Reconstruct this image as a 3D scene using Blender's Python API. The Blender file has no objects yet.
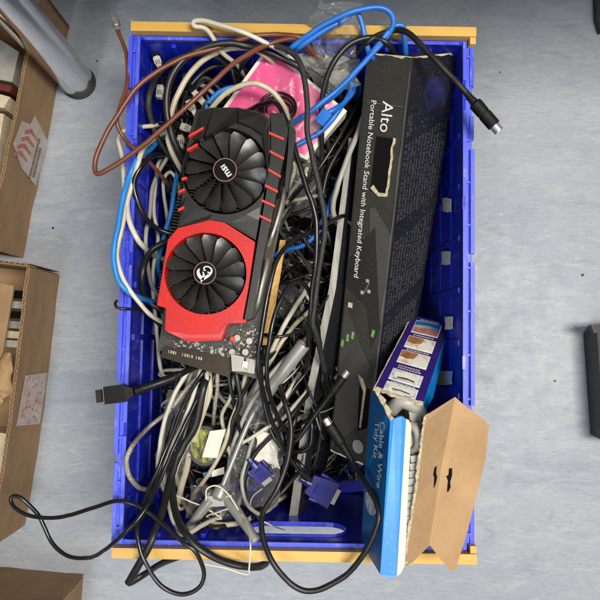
import bpy, bmesh, math, random
from mathutils import Vector, Matrix, noise
from mathutils.bvhtree import BVHTree
from mathutils.geometry import tessellate_polygon

random.seed(7)
sc = bpy.context.scene
C = sc.collection
R = math.radians

# ------------------------------------------------------------------ camera
H = 0.896            # camera height above the floor
FPX = 600.0          # focal length in photo pixels (photo is 600 wide)
TILT = math.atan(38.0 / 600.0)
CT, ST = math.cos(TILT), math.sin(TILT)

def ray(px, py):
    x, y, z = (px - 300) / FPX, -(py - 300) / FPX, -1.0
    return Vector((x, y * CT - z * ST, y * ST + z * CT))

def P(px, py, z=0.0):
    d = ray(px, py)
    t = (z - H) / d.z
    return Vector((d.x * t, d.y * t, z))

def PX(px, py, xw):
    """point where the ray meets the plane x = xw"""
    d = ray(px, py)
    t = xw / d.x
    return Vector((xw, d.y * t, H + d.z * t))

cam_d = bpy.data.cameras.new('camera')
cam = bpy.data.objects.new('camera', cam_d)
C.objects.link(cam)
cam.location = (0, 0, H)
cam.rotation_euler = (TILT, 0, 0)
cam_d.sensor_fit = 'HORIZONTAL'
cam_d.sensor_width = 36
cam_d.lens = 36.0
cam_d.clip_start = 0.01
cam_d.clip_end = 100
sc.camera = cam

# ------------------------------------------------------------------ materials
def mat(name, col, rough=0.5, metal=0.0, var=0.0, scale=40.0, bump=0.0, bscale=200.0,
        stretch=(1, 1, 1), col2=None, spec=None, coat=0.0, dust=0.0):
    m = bpy.data.materials.new(name)
    m.use_nodes = True
    nt = m.node_tree
    b = nt.nodes['Principled BSDF']
    b.inputs['Base Color'].default_value = (*col, 1)
    b.inputs['Roughness'].default_value = rough
    b.inputs['Metallic'].default_value = metal
    if spec is not None:
        b.inputs['Specular IOR Level'].default_value = spec
    if coat:
        b.inputs['Coat Weight'].default_value = coat
        b.inputs['Coat Roughness'].default_value = 0.15
    tc = nt.nodes.new('ShaderNodeTexCoord')
    mp = nt.nodes.new('ShaderNodeMapping')
    mp.inputs['Scale'].default_value = stretch
    nt.links.new(tc.outputs['Object'], mp.inputs['Vector'])
    last = None
    if var or col2:
        n = nt.nodes.new('ShaderNodeTexNoise')
        n.inputs['Scale'].default_value = scale
        n.inputs['Detail'].default_value = 5
        nt.links.new(mp.outputs[0], n.inputs['Vector'])
        mx = nt.nodes.new('ShaderNodeMix')
        mx.data_type = 'RGBA'
        c2 = col2 if col2 else tuple(c * (1 - var) for c in col)
        mx.inputs['A'].default_value = (*col, 1)
        mx.inputs['B'].default_value = (*c2, 1)
        rp = nt.nodes.new('ShaderNodeMapRange')
        rp.inputs['From Min'].default_value = 0.35
        rp.inputs['From Max'].default_value = 0.65
        nt.links.new(n.outputs['Fac'], rp.inputs['Value'])
        nt.links.new(rp.outputs[0], mx.inputs['Factor'])
        last = mx.outputs['Result']
        rr = nt.nodes.new('ShaderNodeMapRange')
        rr.inputs['To Min'].default_value = rough * 0.8
        rr.inputs['To Max'].default_value = min(1, rough * 1.3)
        nt.links.new(n.outputs['Fac'], rr.inputs['Value'])
        nt.links.new(rr.outputs[0], b.inputs['Roughness'])
    if dust:
        n2 = nt.nodes.new('ShaderNodeTexNoise')
        n2.inputs['Scale'].default_value = scale * 9
        n2.inputs['Detail'].default_value = 6
        n2.inputs['Roughness'].default_value = 0.75
        nt.links.new(mp.outputs[0], n2.inputs['Vector'])
        r2 = nt.nodes.new('ShaderNodeMapRange')
        r2.inputs['From Min'].default_value = 0.56
        r2.inputs['From Max'].default_value = 0.78
        r2.inputs['To Max'].default_value = dust
        nt.links.new(n2.outputs['Fac'], r2.inputs['Value'])
        m2 = nt.nodes.new('ShaderNodeMix')
        m2.data_type = 'RGBA'
        m2.inputs['A'].default_value = (*col, 1)
        m2.inputs['B'].default_value = (0.5, 0.48, 0.44, 1)
        if last:
            nt.links.new(last, m2.inputs['A'])
        nt.links.new(r2.outputs[0], m2.inputs['Factor'])
        last = m2.outputs['Result']
    if last:
        nt.links.new(last, b.inputs['Base Color'])
    if bump:
        n3 = nt.nodes.new('ShaderNodeTexNoise')
        n3.inputs['Scale'].default_value = bscale
        n3.inputs['Detail'].default_value = 4
        nt.links.new(mp.outputs[0], n3.inputs['Vector'])
        bp = nt.nodes.new('ShaderNodeBump')
        bp.inputs['Strength'].default_value = bump
        bp.inputs['Distance'].default_value = 0.002
        nt.links.new(n3.outputs['Fac'], bp.inputs['Height'])
        nt.links.new(bp.outputs[0], b.inputs['Normal'])
    return m

M = {}
M['black'] = mat('black cable sheath', (0.012, 0.0115, 0.0105), 0.4, var=0.35, scale=60, dust=0.14)
M['gloss'] = mat('glossy black sheath', (0.010, 0.010, 0.010), 0.24, var=0.3, scale=60, dust=0.08)
M['dusty'] = mat('dusty black sheath', (0.022, 0.021, 0.02), 0.6, var=0.3, scale=60, dust=0.4)
M['cream'] = mat('cream sheath', (0.54, 0.47, 0.34), 0.38, col2=(0.43, 0.36, 0.25), scale=25)
M['white'] = mat('white sheath', (0.60, 0.56, 0.46), 0.36, col2=(0.47, 0.43, 0.34), scale=25)
M['braid'] = mat('silver braided sheath', (0.55, 0.5, 0.4), 0.35, metal=0.35, var=0.5, scale=500, bump=0.6, bscale=900)
M['greyc'] = mat('grey sheath', (0.36, 0.34, 0.29), 0.45, var=0.2, scale=30)
M['blue'] = mat('blue network sheath', (0.016, 0.13, 0.5), 0.38, col2=(0.02, 0.17, 0.6), scale=20)
M['cyan'] = mat('light blue sheath', (0.02, 0.22, 0.62), 0.4, var=0.2, scale=20)
M['brown'] = mat('brown coax sheath', (0.17, 0.055, 0.028), 0.38, col2=(0.13, 0.035, 0.016), scale=25)
M['metal'] = mat('nickel', (0.62, 0.6, 0.55), 0.3, metal=0.75, var=0.3, scale=150)
M['gold'] = mat('gold contact', (0.42, 0.25, 0.075), 0.42, metal=0.6, var=0.25, scale=200)
M['copper'] = mat('dull copper', (0.10, 0.055, 0.03), 0.45, metal=1, var=0.3, scale=100)
M['crate'] = mat('blue crate plastic', (0.007, 0.017, 0.42), 0.3, col2=(0.013, 0.03, 0.52), scale=7, bump=0.2, bscale=60, dust=0.3, stretch=(1, 1, .22))
M['rim'] = mat('scuffed blue rim plastic', (0.026, 0.046, 0.56), 0.46, col2=(0.08, 0.11, 0.7), scale=9, bump=0.2, bscale=150, dust=0.75, stretch=(2.5, .5, 1))
M['yellow'] = mat('yellow arm plastic', (0.68, 0.42, 0.10), 0.42, col2=(0.56, 0.32, 0.06), scale=12, dust=0.45, bump=0.15, bscale=120, stretch=(.35, 2, 1))
M['shroud'] = mat('black card shroud', (0.014, 0.0132, 0.012), 0.38, var=0.25, scale=80, dust=0.12, bump=0.05, bscale=900)
M['blade'] = mat('fan blade plastic', (0.026, 0.025, 0.023), 0.32, var=0.2, scale=80, dust=0.18)
M['red'] = mat('red card shroud', (0.56, 0.014, 0.012), 0.34, col2=(0.47, 0.011, 0.01), scale=40, dust=0.16, bump=0.05, bscale=60)
M['redline'] = mat('red inlay', (0.6, 0.03, 0.02), 0.45)
M['fin'] = mat('heatsink fin', (0.05, 0.047, 0.042), 0.45, metal=0.6)
M['board'] = mat('black circuit board', (0.02, 0.02, 0.018), 0.4, col2=(0.05, 0.047, 0.04), scale=400)
M['bronze'] = mat('dark bronze plate', (0.038, 0.026, 0.015), 0.36, metal=0.5, var=0.3, scale=60, dust=0.1)
M['solder'] = mat('solder', (0.30, 0.285, 0.26), 0.42, metal=0.9)
M['chip'] = mat('chip case', (0.03, 0.03, 0.03), 0.5)
M['chipw'] = mat('pale connector', (0.34, 0.32, 0.28), 0.45)
M['print'] = mat('white print', (0.72, 0.71, 0.68), 0.5)
M['dimp'] = mat('dim grey print', (0.062, 0.062, 0.066), 0.5)
M['greyp'] = mat('grey print', (0.11, 0.11, 0.115), 0.5)
M['green'] = mat('green print', (0.09, 0.22, 0.05), 0.5, col2=(0.2, 0.36, 0.12), scale=300)
M['carton'] = mat('black carton', (0.036, 0.034, 0.028), 0.3, var=0.2, scale=35, dust=0.14, bump=0.1, bscale=60)
M['carton2'] = mat('dark navy carton side', (0.011, 0.011, 0.0165), 0.36, var=0.3, scale=35, dust=0.2, bump=0.1, bscale=60)
M['cartlight'] = mat('grey print facet', (0.062, 0.059, 0.05), 0.3, var=0.15, scale=40, dust=0.1)
M['cartmid'] = mat('mid grey print facet', (0.052, 0.05, 0.044), 0.3, var=0.15, scale=40, dust=0.1)
M['cartdark'] = mat('black print facet', (0.022, 0.021, 0.019), 0.3, var=0.15, scale=40, dust=0.1)
M['torn'] = mat('torn paper edge', (0.6, 0.5, 0.34), 0.9, var=0.4, scale=200)
M['kraft'] = mat('kraft board', (0.44, 0.275, 0.135), 0.85, col2=(0.36, 0.22, 0.105), scale=22, bump=0.25, bscale=160, dust=0.16)
M['cardboard'] = mat('brown cardboard', (0.315, 0.195, 0.095), 0.85, col2=(0.26, 0.155, 0.075), scale=18, dust=0.10, bump=0.15, bscale=200, stretch=(1, 1, 3))
M['flute'] = mat('cut corrugation', (0.44, 0.30, 0.16), 0.9, var=0.35, scale=150)
M['purple'] = mat('purple printed card', (0.028, 0.012, 0.15), 0.33, var=0.2, scale=60, dust=0.1)
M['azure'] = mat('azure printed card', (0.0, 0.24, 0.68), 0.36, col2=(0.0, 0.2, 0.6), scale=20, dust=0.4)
M['azured'] = mat('deep azure print and shaded card', (0.0, 0.135, 0.38), 0.4, col2=(0.0, 0.11, 0.32), scale=20, dust=0.3)  # azure darkened: part of the text side's shade is in the colour
M['photo1'] = mat('photo print brown', (0.45, 0.27, 0.13), 0.4, col2=(0.75, 0.7, 0.62), scale=130)
M['photo2'] = mat('photo print grey', (0.3, 0.33, 0.38), 0.4, col2=(0.72, 0.72, 0.68), scale=150)
M['photo3'] = mat('photo print blue', (0.06, 0.12, 0.34), 0.4, col2=(0.5, 0.3, 0.22), scale=90)
M['orangep'] = mat('orange print', (0.42, 0.2, 0.1), 0.4, col2=(0.3, 0.12, 0.08), scale=150)
M['brownp'] = mat('brown print', (0.2, 0.07, 0.02), 0.4, col2=(0.34, 0.16, 0.06), scale=150)
M['plasg'] = mat('pale grey plastic', (0.40, 0.385, 0.335), 0.4, var=0.25, scale=40)
M['silver'] = mat('brushed aluminium', (0.24, 0.23, 0.205), 0.5, metal=0.3, var=0.2, scale=30, stretch=(8, 1, 8))
M['panel'] = mat('black panel face', (0.014, 0.015, 0.018), 0.4, var=0.2, scale=30, dust=0.08)
M['tubeg'] = mat('grey satin tube', (0.34, 0.335, 0.31), 0.34, metal=0.3, var=0.15, scale=40)
M['vgad'] = mat('deep violet print', (0.022, 0.022, 0.09), 0.4, col2=(0.012, 0.012, 0.026), scale=60)
M['vga'] = mat('blue moulded plug', (0.012, 0.013, 0.17), 0.3, var=0.25, scale=50)
M['pink'] = mat('pink printed card', (0.82, 0.085, 0.30), 0.22, col2=(0.75, 0.07, 0.26), scale=25, coat=0.5, bump=0.12, bscale=40)
M['paper'] = mat('off white paper', (0.7, 0.67, 0.58), 0.8, var=0.12, scale=60)
M['papery'] = mat('cream page', (0.62, 0.52, 0.34), 0.8, var=0.25, scale=60)
M['greycard'] = mat('grey card', (0.4, 0.38, 0.33), 0.7, var=0.2, scale=50)
M['lime'] = mat('yellow green label', (0.36, 0.36, 0.03), 0.5, col2=(0.02, 0.025, 0.008), scale=230, stretch=(1, 0.45, 1))
M['chrome'] = mat('chrome', (0.78, 0.78, 0.8), 0.06, metal=1)
M['plugblk'] = mat('black moulded plug', (0.009, 0.009, 0.0085), 0.5, var=0.3, scale=90, spec=0.2)
M['rubber'] = mat('dark rubber', (0.02, 0.02, 0.02), 0.6)
M['bin'] = mat('black bin plastic', (0.008, 0.0085, 0.008), 0.5, var=0.2, scale=20, dust=0.1)
M['label'] = mat('worn white sticker', (0.52, 0.47, 0.42), 0.6, col2=(0.42, 0.36, 0.3), scale=50)
M['scrap'] = mat('white sticker scrap', (0.78, 0.77, 0.74), 0.6, col2=(0.6, 0.58, 0.55), scale=120)
M['labelred'] = mat('faded red print', (0.4, 0.1, 0.07), 0.6, col2=(0.45, 0.2, 0.15), scale=150)
M['labeldk'] = mat('faded black print', (0.12, 0.09, 0.08), 0.6)
M['twine'] = mat('white twine', (0.66, 0.6, 0.48), 0.8)
M['crumb'] = mat('brown crumb', (0.15, 0.08, 0.03), 0.9)
M['dark'] = mat('black fill and hole shade', (0.006, 0.0055, 0.005), 0.9, spec=0.1)  # near-black; in slots and tears it stands in for shade
M['redbook'] = mat('dark red spine', (0.12, 0.02, 0.015), 0.5)

def clear_plastic(name, milk=0.10, rough=0.14):
    m = bpy.data.materials.new(name)
    m.use_nodes = True
    nt = m.node_tree
    nt.nodes.clear()
    out = nt.nodes.new('ShaderNodeOutputMaterial')
    tr = nt.nodes.new('ShaderNodeBsdfTransparent')
    tr.inputs[0].default_value = (0.93, 0.93, 0.92, 1)
    gl = nt.nodes.new('ShaderNodeBsdfGlossy')
    gl.inputs['Roughness'].default_value = rough
    df = nt.nodes.new('ShaderNodeBsdfDiffuse')
    df.inputs[0].default_value = (0.7, 0.7, 0.68, 1)
    lw = nt.nodes.new('ShaderNodeLayerWeight')
    lw.inputs['Blend'].default_value = 0.22
    m1 = nt.nodes.new('ShaderNodeMixShader')
    m1.inputs[0].default_value = milk
    nt.links.new(tr.outputs[0], m1.inputs[1])
    nt.links.new(df.outputs[0], m1.inputs[2])
    m2 = nt.nodes.new('ShaderNodeMixShader')
    nt.links.new(lw.outputs['Fresnel'], m2.inputs[0])
    nt.links.new(m1.outputs[0], m2.inputs[1])
    nt.links.new(gl.outputs[0], m2.inputs[2])
    nt.links.new(m2.outputs[0], out.inputs[0])
    return m
M['bag'] = clear_plastic('clear plastic film', 0.085, 0.11)
M['bag2'] = clear_plastic('thin clear wrap', 0.03, 0.16)

def floor_mat():
    m = bpy.data.materials.new('mottled blue grey vinyl')
    m.use_nodes = True
    nt = m.node_tree
    N, L = nt.nodes.new, nt.links.new
    b = nt.nodes['Principled BSDF']
    tc = N('ShaderNodeTexCoord')
    def nz(scale, st, det, rough=0.6, dist=0.0, rot=0.0):
        mp = N('ShaderNodeMapping')
        mp.inputs['Scale'].default_value = st
        mp.inputs['Rotation'].default_value = (0, 0, rot)
        L(tc.outputs['Object'], mp.inputs['Vector'])
        n = N('ShaderNodeTexNoise')
        n.inputs['Scale'].default_value = scale
        n.inputs['Detail'].default_value = det
        n.inputs['Roughness'].default_value = rough
        n.inputs['Distortion'].default_value = dist
        L(mp.outputs[0], n.inputs['Vector'])
        return n.outputs['Fac']
    def ramp(f, a, c, t0=0.0, t1=1.0):
        r = N('ShaderNodeMapRange')
        r.inputs['From Min'].default_value = a
        r.inputs['From Max'].default_value = c
        r.inputs['To Min'].default_value = t0
        r.inputs['To Max'].default_value = t1
        L(f, r.inputs['Value'])
        return r.outputs[0]
    def mix(f, a, c):
        x = N('ShaderNodeMix')
        x.data_type = 'RGBA'
        L(f, x.inputs['Factor'])
        for s, v in (('A', a), ('B', c)):
            if isinstance(v, tuple):
                x.inputs[s].default_value = (*v, 1)
            else:
                L(v, x.inputs[s])
        return x.outputs['Result']
    base = mix(ramp(nz(6, (0.6, 1.5, 1), 5, 0.6, 0.3), 0.35, 0.65), (0.285, 0.31, 0.352), (0.348, 0.362, 0.388))
    c1 = mix(ramp(nz(13, (1, 3.6, 1), 8, 0.68, 0.9, 0.10), 0.5, 0.68, 0, 0.85), base, (0.40, 0.405, 0.41))
    c2 = mix(ramp(nz(10, (1, 3.0, 1), 8, 0.68, 1.0, -0.1), 0.53, 0.74, 0, 0.7), c1, (0.195, 0.222, 0.27))
    c3 = mix(ramp(nz(70, (1, 4.5, 1), 5, 0.7, 0.6), 0.45, 0.75, 0, 0.45), c2, (0.17, 0.19, 0.225))
    c3 = mix(ramp(nz(38, (1, 6, 1), 6, 0.72, 1.4, 0.08), 0.6, 0.69, 0, 0.6), c3, (0.52, 0.52, 0.51))
    c4 = mix(ramp(nz(420, (1, 1.6, 1), 3, 0.6), 0.65, 0.76, 0, 0.4), c3, (0.14, 0.13, 0.15))
    L(c4, b.inputs['Base Color'])
    L(ramp(nz(40, (1, 1, 1), 4), 0.3, 0.7, 0.42, 0.6), b.inputs['Roughness'])
    bp = N('ShaderNodeBump')
    bp.inputs['Strength'].default_value = 0.12
    bp.inputs['Distance'].default_value = 0.001
    L(nz(120, (1, 2, 1), 4), bp.inputs['Height'])
    L(bp.outputs[0], b.inputs['Normal'])
    return m
M['floor'] = floor_mat()

# ------------------------------------------------------------------ helpers
def link(name, bm, m, parent=None, smooth=False, sharp=35):
    bmesh.ops.recalc_face_normals(bm, faces=bm.faces)
    me = bpy.data.meshes.new(name)
    bm.to_mesh(me)
    bm.free()
    for x in (m if isinstance(m, (list, tuple)) else [m]):
        me.materials.append(x)
    if smooth:
        for p in me.polygons:
            p.use_smooth = True
        me.set_sharp_from_angle(angle=R(sharp))
    o = bpy.data.objects.new(name, me)
    C.objects.link(o)
    if parent:
        o.parent = parent
    return o

def tag(o, label=None, cat=None, group=None, kind=None):
    if label: o['label'] = label
    if cat: o['category'] = cat
    if group: o['group'] = group
    if kind: o['kind'] = kind
    return o

def empty(name, label, cat, group=None):
    o = bpy.data.objects.new(name, None)
    o.empty_display_size = 0.02
    C.objects.link(o)
    return tag(o, label, cat, group)

def spline(pts, sub=8):
    pts = [Vector(p) for p in pts]
    if len(pts) < 3:
        return pts
    ext = [pts[0] * 2 - pts[1]] + pts + [pts[-1] * 2 - pts[-2]]
    out = []
    for i in range(1, len(ext) - 2):
        p0, p1, p2, p3 = ext[i - 1], ext[i], ext[i + 1], ext[i + 2]
        for k in range(sub):
            t = k / sub
            out.append(0.5 * ((2 * p1) + (p2 - p0) * t + (2 * p0 - 5 * p1 + 4 * p2 - p3) * t * t
                              + (3 * p1 - p0 - 3 * p2 + p3) * t ** 3))
    out.append(pts[-1])
    return out

def tube(bm, pts, r, n=10, flat=1.0, mi=0, cap=True, up=Vector((0, 0, 1))):
    """sweep a circle (or a flattened one) along pts; r a number or a list"""
    m = len(pts)
    rs = r if isinstance(r, (list, tuple)) else [r] * m
    rings = []
    side = None
    for i, p in enumerate(pts):
        t = (pts[min(i + 1, m - 1)] - pts[max(i - 1, 0)])
        if t.length < 1e-9:
            t = Vector((0, 1, 0))
        t.normalize()
        if side is None:
            side = t.cross(up)
            if side.length < 1e-3:
                side = t.cross(Vector((1, 0, 0)))
        side = side - t * side.dot(t)
        if side.length < 1e-6:
            side = t.orthogonal()
        side.normalize()
        nn = side.cross(t)
        rings.append([bm.verts.new(p + (side * math.cos(a) * flat + nn * math.sin(a)) * rs[i])
                      for a in (2 * math.pi * k / n for k in range(n))])
    fs = []
    for a, c in zip(rings, rings[1:]):
        for k in range(n):
            fs.append(bm.faces.new((a[k], a[(k + 1) % n], c[(k + 1) % n], c[k])))
    if cap:
        fs.append(bm.faces.new(rings[0][::-1]))
        fs.append(bm.faces.new(rings[-1]))
    for f in fs:
        f.material_index = mi
    return bm

def lathe(bm, p0, p1, prof, n=16, mi=0):
    """prof: list of (t along p0->p1 in metres, radius)"""
    d = (p1 - p0).normalized()
    pts = [p0 + d * t for t, r in prof]
    s = d.orthogonal().normalized()
    q = d.cross(s)
    rings = [[bm.verts.new(p + (s * math.cos(2 * math.pi * k / n) + q * math.sin(2 * math.pi * k / n)) * max(r, 1e-5))
              for k in range(n)] for p, (t, r) in zip(pts, prof)]
    for a, c in zip(rings, rings[1:]):
        for k in range(n):
            f = bm.faces.new((a[k], a[(k + 1) % n], c[(k + 1) % n], c[k]))
            f.material_index = mi
    for rg in (rings[0][::-1], rings[-1]):
        f = bm.faces.new(rg)
        f.material_index = mi
    return bm

def hexa(bm, c8, mi=0):
    """8 corners: bottom loop 0-3, top loop 4-7"""
    v = [bm.verts.new(p) for p in c8]
    fs = []
    for idx in ((0, 1, 2, 3), (7, 6, 5, 4), (0, 4, 5, 1), (1, 5, 6, 2), (2, 6, 7, 3), (3, 7, 4, 0)):
        f = bm.faces.new([v[i] for i in idx])
        f.material_index = mi
        fs.append(f)
    return fs

def obox(bm, c, ax, ay, az, sx, sy, sz, mi=0):
    ax, ay, az = ax.normalized() * sx / 2, ay.normalized() * sy / 2, az.normalized() * sz / 2
    return hexa(bm, [c - ax - ay - az, c + ax - ay - az, c + ax + ay - az, c - ax + ay - az,
              c - ax - ay + az, c + ax - ay + az, c + ax + ay + az, c - ax + ay + az], mi)

def abox(bm, x0, x1, y0, y1, z0, z1, mi=0):
    return hexa(bm, [Vector(p) for p in ((x0, y0, z0), (x1, y0, z0), (x1, y1, z0), (x0, y1, z0),
                                  (x0, y0, z1), (x1, y0, z1), (x1, y1, z1), (x0, y1, z1))], mi)

def bevel(bm, w=0.001, seg=2, ang=30):
    es = [e for e in bm.edges if len(e.link_faces) == 2 and e.calc_face_angle(0) > R(ang)]
    bmesh.ops.recalc_face_normals(bm, faces=bm.faces)
    bmesh.ops.bevel(bm, geom=es, offset=w, segments=seg, profile=0.6, affect='EDGES', clamp_overlap=True)
    return bm

def plate(bm, loops, ft, fb, mi=0):
    """loops[0] outline, loops[1:] holes, as 2D points; ft / fb map a 2D point to the top / bottom 3D point"""
    tri = tessellate_polygon([[Vector((u, v, 0)) for u, v in l] for l in loops])
    flat = [p for l in loops for p in l]
    top = [bm.verts.new(ft(*p)) for p in flat]
    bot = [bm.verts.new(fb(*p)) for p in flat]
    fs = []
    if len(loops) == 1:
        fs.append(bm.faces.new(top)); fs.append(bm.faces.new(bot[::-1]))
    else:
        for t in tri:
            try:
                fs.append(bm.faces.new([top[i] for i in t])); fs.append(bm.faces.new([bot[i] for i in reversed(t)]))
            except ValueError:
                pass
    k = 0
    for l in loops:
        n = len(l)
        for i in range(n):
            j = (i + 1) % n
            fs.append(bm.faces.new((top[k + i], top[k + j], bot[k + j], bot[k + i])))
        k += n
    for f in fs:
        f.material_index = mi
    return bm

def prism(bm, poly, z0, z1, holes=(), mi=0):
    """outline in photo pixels seen at height z1 (number or function), dropped straight to z0"""
    zf = z1 if callable(z1) else (lambda u, v: z1)
    ft = lambda u, v: P(u, v, zf(u, v))
    def fb(u, v):
        p = ft(u, v)
        return Vector((p.x, p.y, z0(u, v) if callable(z0) else z0))
    return plate(bm, [poly] + list(holes), ft, fb, mi)

def circ(cx, cy, r, n=48):
    return [(cx + r * math.cos(2 * math.pi * k / n), cy + r * math.sin(2 * math.pi * k / n)) for k in range(n)]

def text_mesh(s, fmap, depth=0.0003, size=1.0, bold=0.0):
    """text in unit size mapped by fmap(x, y, h) to 3D"""
    cu = bpy.data.curves.new('lettering', 'FONT')
    cu.body = s
    cu.size = size
    cu.offset = bold
    cu.resolution_u = 3
    o = bpy.data.objects.new('lettering', cu)
    C.objects.link(o)
    bpy.context.view_layer.update()
    dg = bpy.context.evaluated_depsgraph_get()
    me = bpy.data.meshes.new_from_object(o.evaluated_get(dg))
    bm = bmesh.new()
    bm.from_mesh(me)
    bpy.data.objects.remove(o)
    bpy.data.meshes.remove(me)
    for v in bm.verts:
        v.co = fmap(v.co.x, v.co.y)
    return bm

def crumple(bm, corners, n=22, amp=0.008, fs=60, seed=0, mi=0, ridged=True):
    """a crumpled sheet between four 3D corners"""
    a, b, c, d = corners
    nrm = (b - a).cross(d - a).normalized()
    g = []
    for i in range(n + 1):
        row = []
        for j in range(n + 1):
            u, v = i / n, j / n
            ju = 0.02 * noise.noise(Vector((v * 5, seed, 1)))
            p = (a * (1 - u) + b * u) * (1 - v) + (d * (1 - u) + c * u) * v
            q = p * fs + Vector((seed * 7.3, seed * 3.1, seed))
            h = noise.noise(q * .55) * 1.1 + 0.55 * (abs(noise.noise(q * .8)) * 2 - 0.5) + 0.22 * (abs(noise.noise(q * 1.7)) * 2 - .5) + .06 * noise.noise(q * 4)
            off = nrm * h * amp
            t = Vector((noise.noise(q + Vector((9, 0, 0))), noise.noise(q + Vector((0, 9, 0))), 0)) * amp * 0.8
            row.append(bm.verts.new(p + off + t))
        g.append(row)
    for i in range(n):
        for j in range(n):
            f = bm.faces.new((g[i][j], g[i + 1][j], g[i + 1][j + 1], g[i][j + 1]))
            f.material_index = mi
    return bm

def px(pts):
    return [P(*p) for p in pts]

# ------------------------------------------------------------------ floor
bm = bmesh.new()
v = [bm.verts.new(p) for p in ((-4, -4, 0), (4, -4, 0), (4, 4, 0), (-4, 4, 0))]
bm.faces.new(v)
tag(link('floor', bm, M['floor']), kind='structure')

# ------------------------------------------------------------------ the crate
CX, CY, CA = -0.0030, 0.0585, R(-1.0)
RIMZ = 0.225
WI, LI = 0.186, 0.282          # inner half sizes
WO, LO = 0.2005, 0.299
crate = empty('storage_crate', 'blue plastic storage crate with yellow bar handles, filled with cables', 'crate')
crate.location = (CX, CY, 0)
crate.rotation_euler = (0, 0, CA)
CM = Matrix.Translation((CX, CY, 0)) @ Matrix.Rotation(CA, 4, 'Z')
CMI = CM.inverted()

bm = bmesh.new()
abox(bm, -WI + .001, WI - .001, -LI + .001, LI - .001, 0.004, 0.010)     # base
for s in (-1, 1):                                                       # long walls
    a, b = sorted((s * WI, s * (WI + .0035)))
    abox(bm, a, b, -LI, LI, 0.002, RIMZ - .002)
link('crate_shell', bm, M['crate'], crate)
# end walls with a rounded hand hole
def slot(cu, cv, hw, hh, n=8):
    pts = []
    for k in range(n + 1):
        a = -math.pi / 2 + math.pi * k / n
        pts.append((cu + hw - hh + hh * math.cos(a), cv + hh * math.sin(a)))
    for k in range(n + 1):
        a = math.pi / 2 + math.pi * k / n
        pts.append((cu - hw + hh + hh * math.cos(a), cv + hh * math.sin(a)))
    return pts
for s in (-1, 1):
    bm = bmesh.new()
    out = [(-WI, .002), (WI, .002), (WI, RIMZ - .002), (-WI, RIMZ - .002)]
    y0, y1 = s * LI, s * (LI + .0035)
    plate(bm, [out, slot(0.004, 0.178, 0.058, 0.0225)],
          lambda u, v: Vector((u, y0, v)), lambda u, v: Vector((u, y1, v)))
    link('end_wall', bm, M['crate'], crate)
    bm = bmesh.new()                                  # moulded lip round the hand hole
    plate(bm, [slot(0.004, 0.178, 0.0605, 0.025), slot(0.004, 0.178, 0.0578, 0.0223)],
          lambda u, v: Vector((u, y0 - s * .002, v)), lambda u, v: Vector((u, y0 + s * .0005, v)))
    link('hand_hole_lip', bm, M['crate'], crate)
# ribs on the walls
bm = bmesh.new()
for s in (-1, 1):
    for k in range(9):
        y = -0.24 + k * 0.06
        a, b = sorted((s * (WI - .0022), s * (WI + .0005)))
        abox(bm, a, b, y - .004, y + .0025, .012, RIMZ - .012)
    for k in range(3):
        a, b = sorted((s * (WI - .0014), s * (WI + .0005)))
        z = 0.06 + 0.055 * k
        abox(bm, a, b, -LI + .003, LI - .003, z, z + .003)
for s in (-1, 1):
    for x in (-.15, -.1, .1, .15):
        a, b = sorted((s * (LI - .004), s * (LI + .0005)))
        abox(bm, x - .0025, x + .0025, a, b, .012, RIMZ - .012)
bevel(bm, .0009, 1)
link('wall_rib', bm, M['crate'], crate, True)
# rim: flange, skirt, raised stacking blocks
bm = bmesh.new()
outl = [(-WO + .003, -LO + .006), (WO - .003, -LO + .006), (WO - .003, LO - .006), (-WO + .003, LO - .006)]
innl = [(-WI, -LI), (WI, -LI), (WI, LI), (-WI, LI)]
plate(bm, [outl, innl], lambda u, v: Vector((u, v, RIMZ - .006)), lambda u, v: Vector((u, v, RIMZ - .010)))
for s in (-1, 1):
    a, b = sorted((s * (WO - .0065), s * (WO - .003)))
    abox(bm, a, b, -LO + .0062, LO - .0062, RIMZ - .048, RIMZ - .0062)   # skirt
    x0, x1 = s * WI, s * (WI + .004)
    a, b = sorted((x0, x1))
    segs = [(-.286, -.17), (-.155, .02), (.035, .15), (.165, .286)] if s < 0 else [(-.286, -.09), (-.075, .09), (.105, .205), (.24, .286)]
    for y0_, y1_ in segs:
        abox(bm, a, b, y0_, y1_, RIMZ - .0065, RIMZ)
    a, b = sorted((s * (WO - .0055), s * (WO - .001)))
    segs = [(-.29, -.2), (-.19, -.12), (-.11, .05), (.06, .12), (.135, .215), (.225, .288)] if s < 0 else [(-.288, -.14), (-.13, .03), (.04, .16), (.172, .2), (.235, .288)]
    for y0_, y1_ in segs:
        abox(bm, a, b, y0_, y1_, RIMZ - .03, RIMZ - .001 - .003 * ((y0_ * 100) % 2 > 1))
    for k in range(12):                                                   # webs between
        y = -.27 + k * .049
        a2, b2 = sorted((s * (WI + .0042), s * (WO - .0056)))
        abox(bm, a2, b2, y - .0012, y + .0012, RIMZ - .0062, RIMZ - .0025)
for s in (-1, 1):
    a, b = sorted((s * LI, s * (LI + .0035)))
    abox(bm, -WI + .0045, WI - .0045, a, b, RIMZ - .0065, RIMZ - .001)
bevel(bm, .0011, 2)
link('rim', bm, M['rim'], crate, True)
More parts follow.
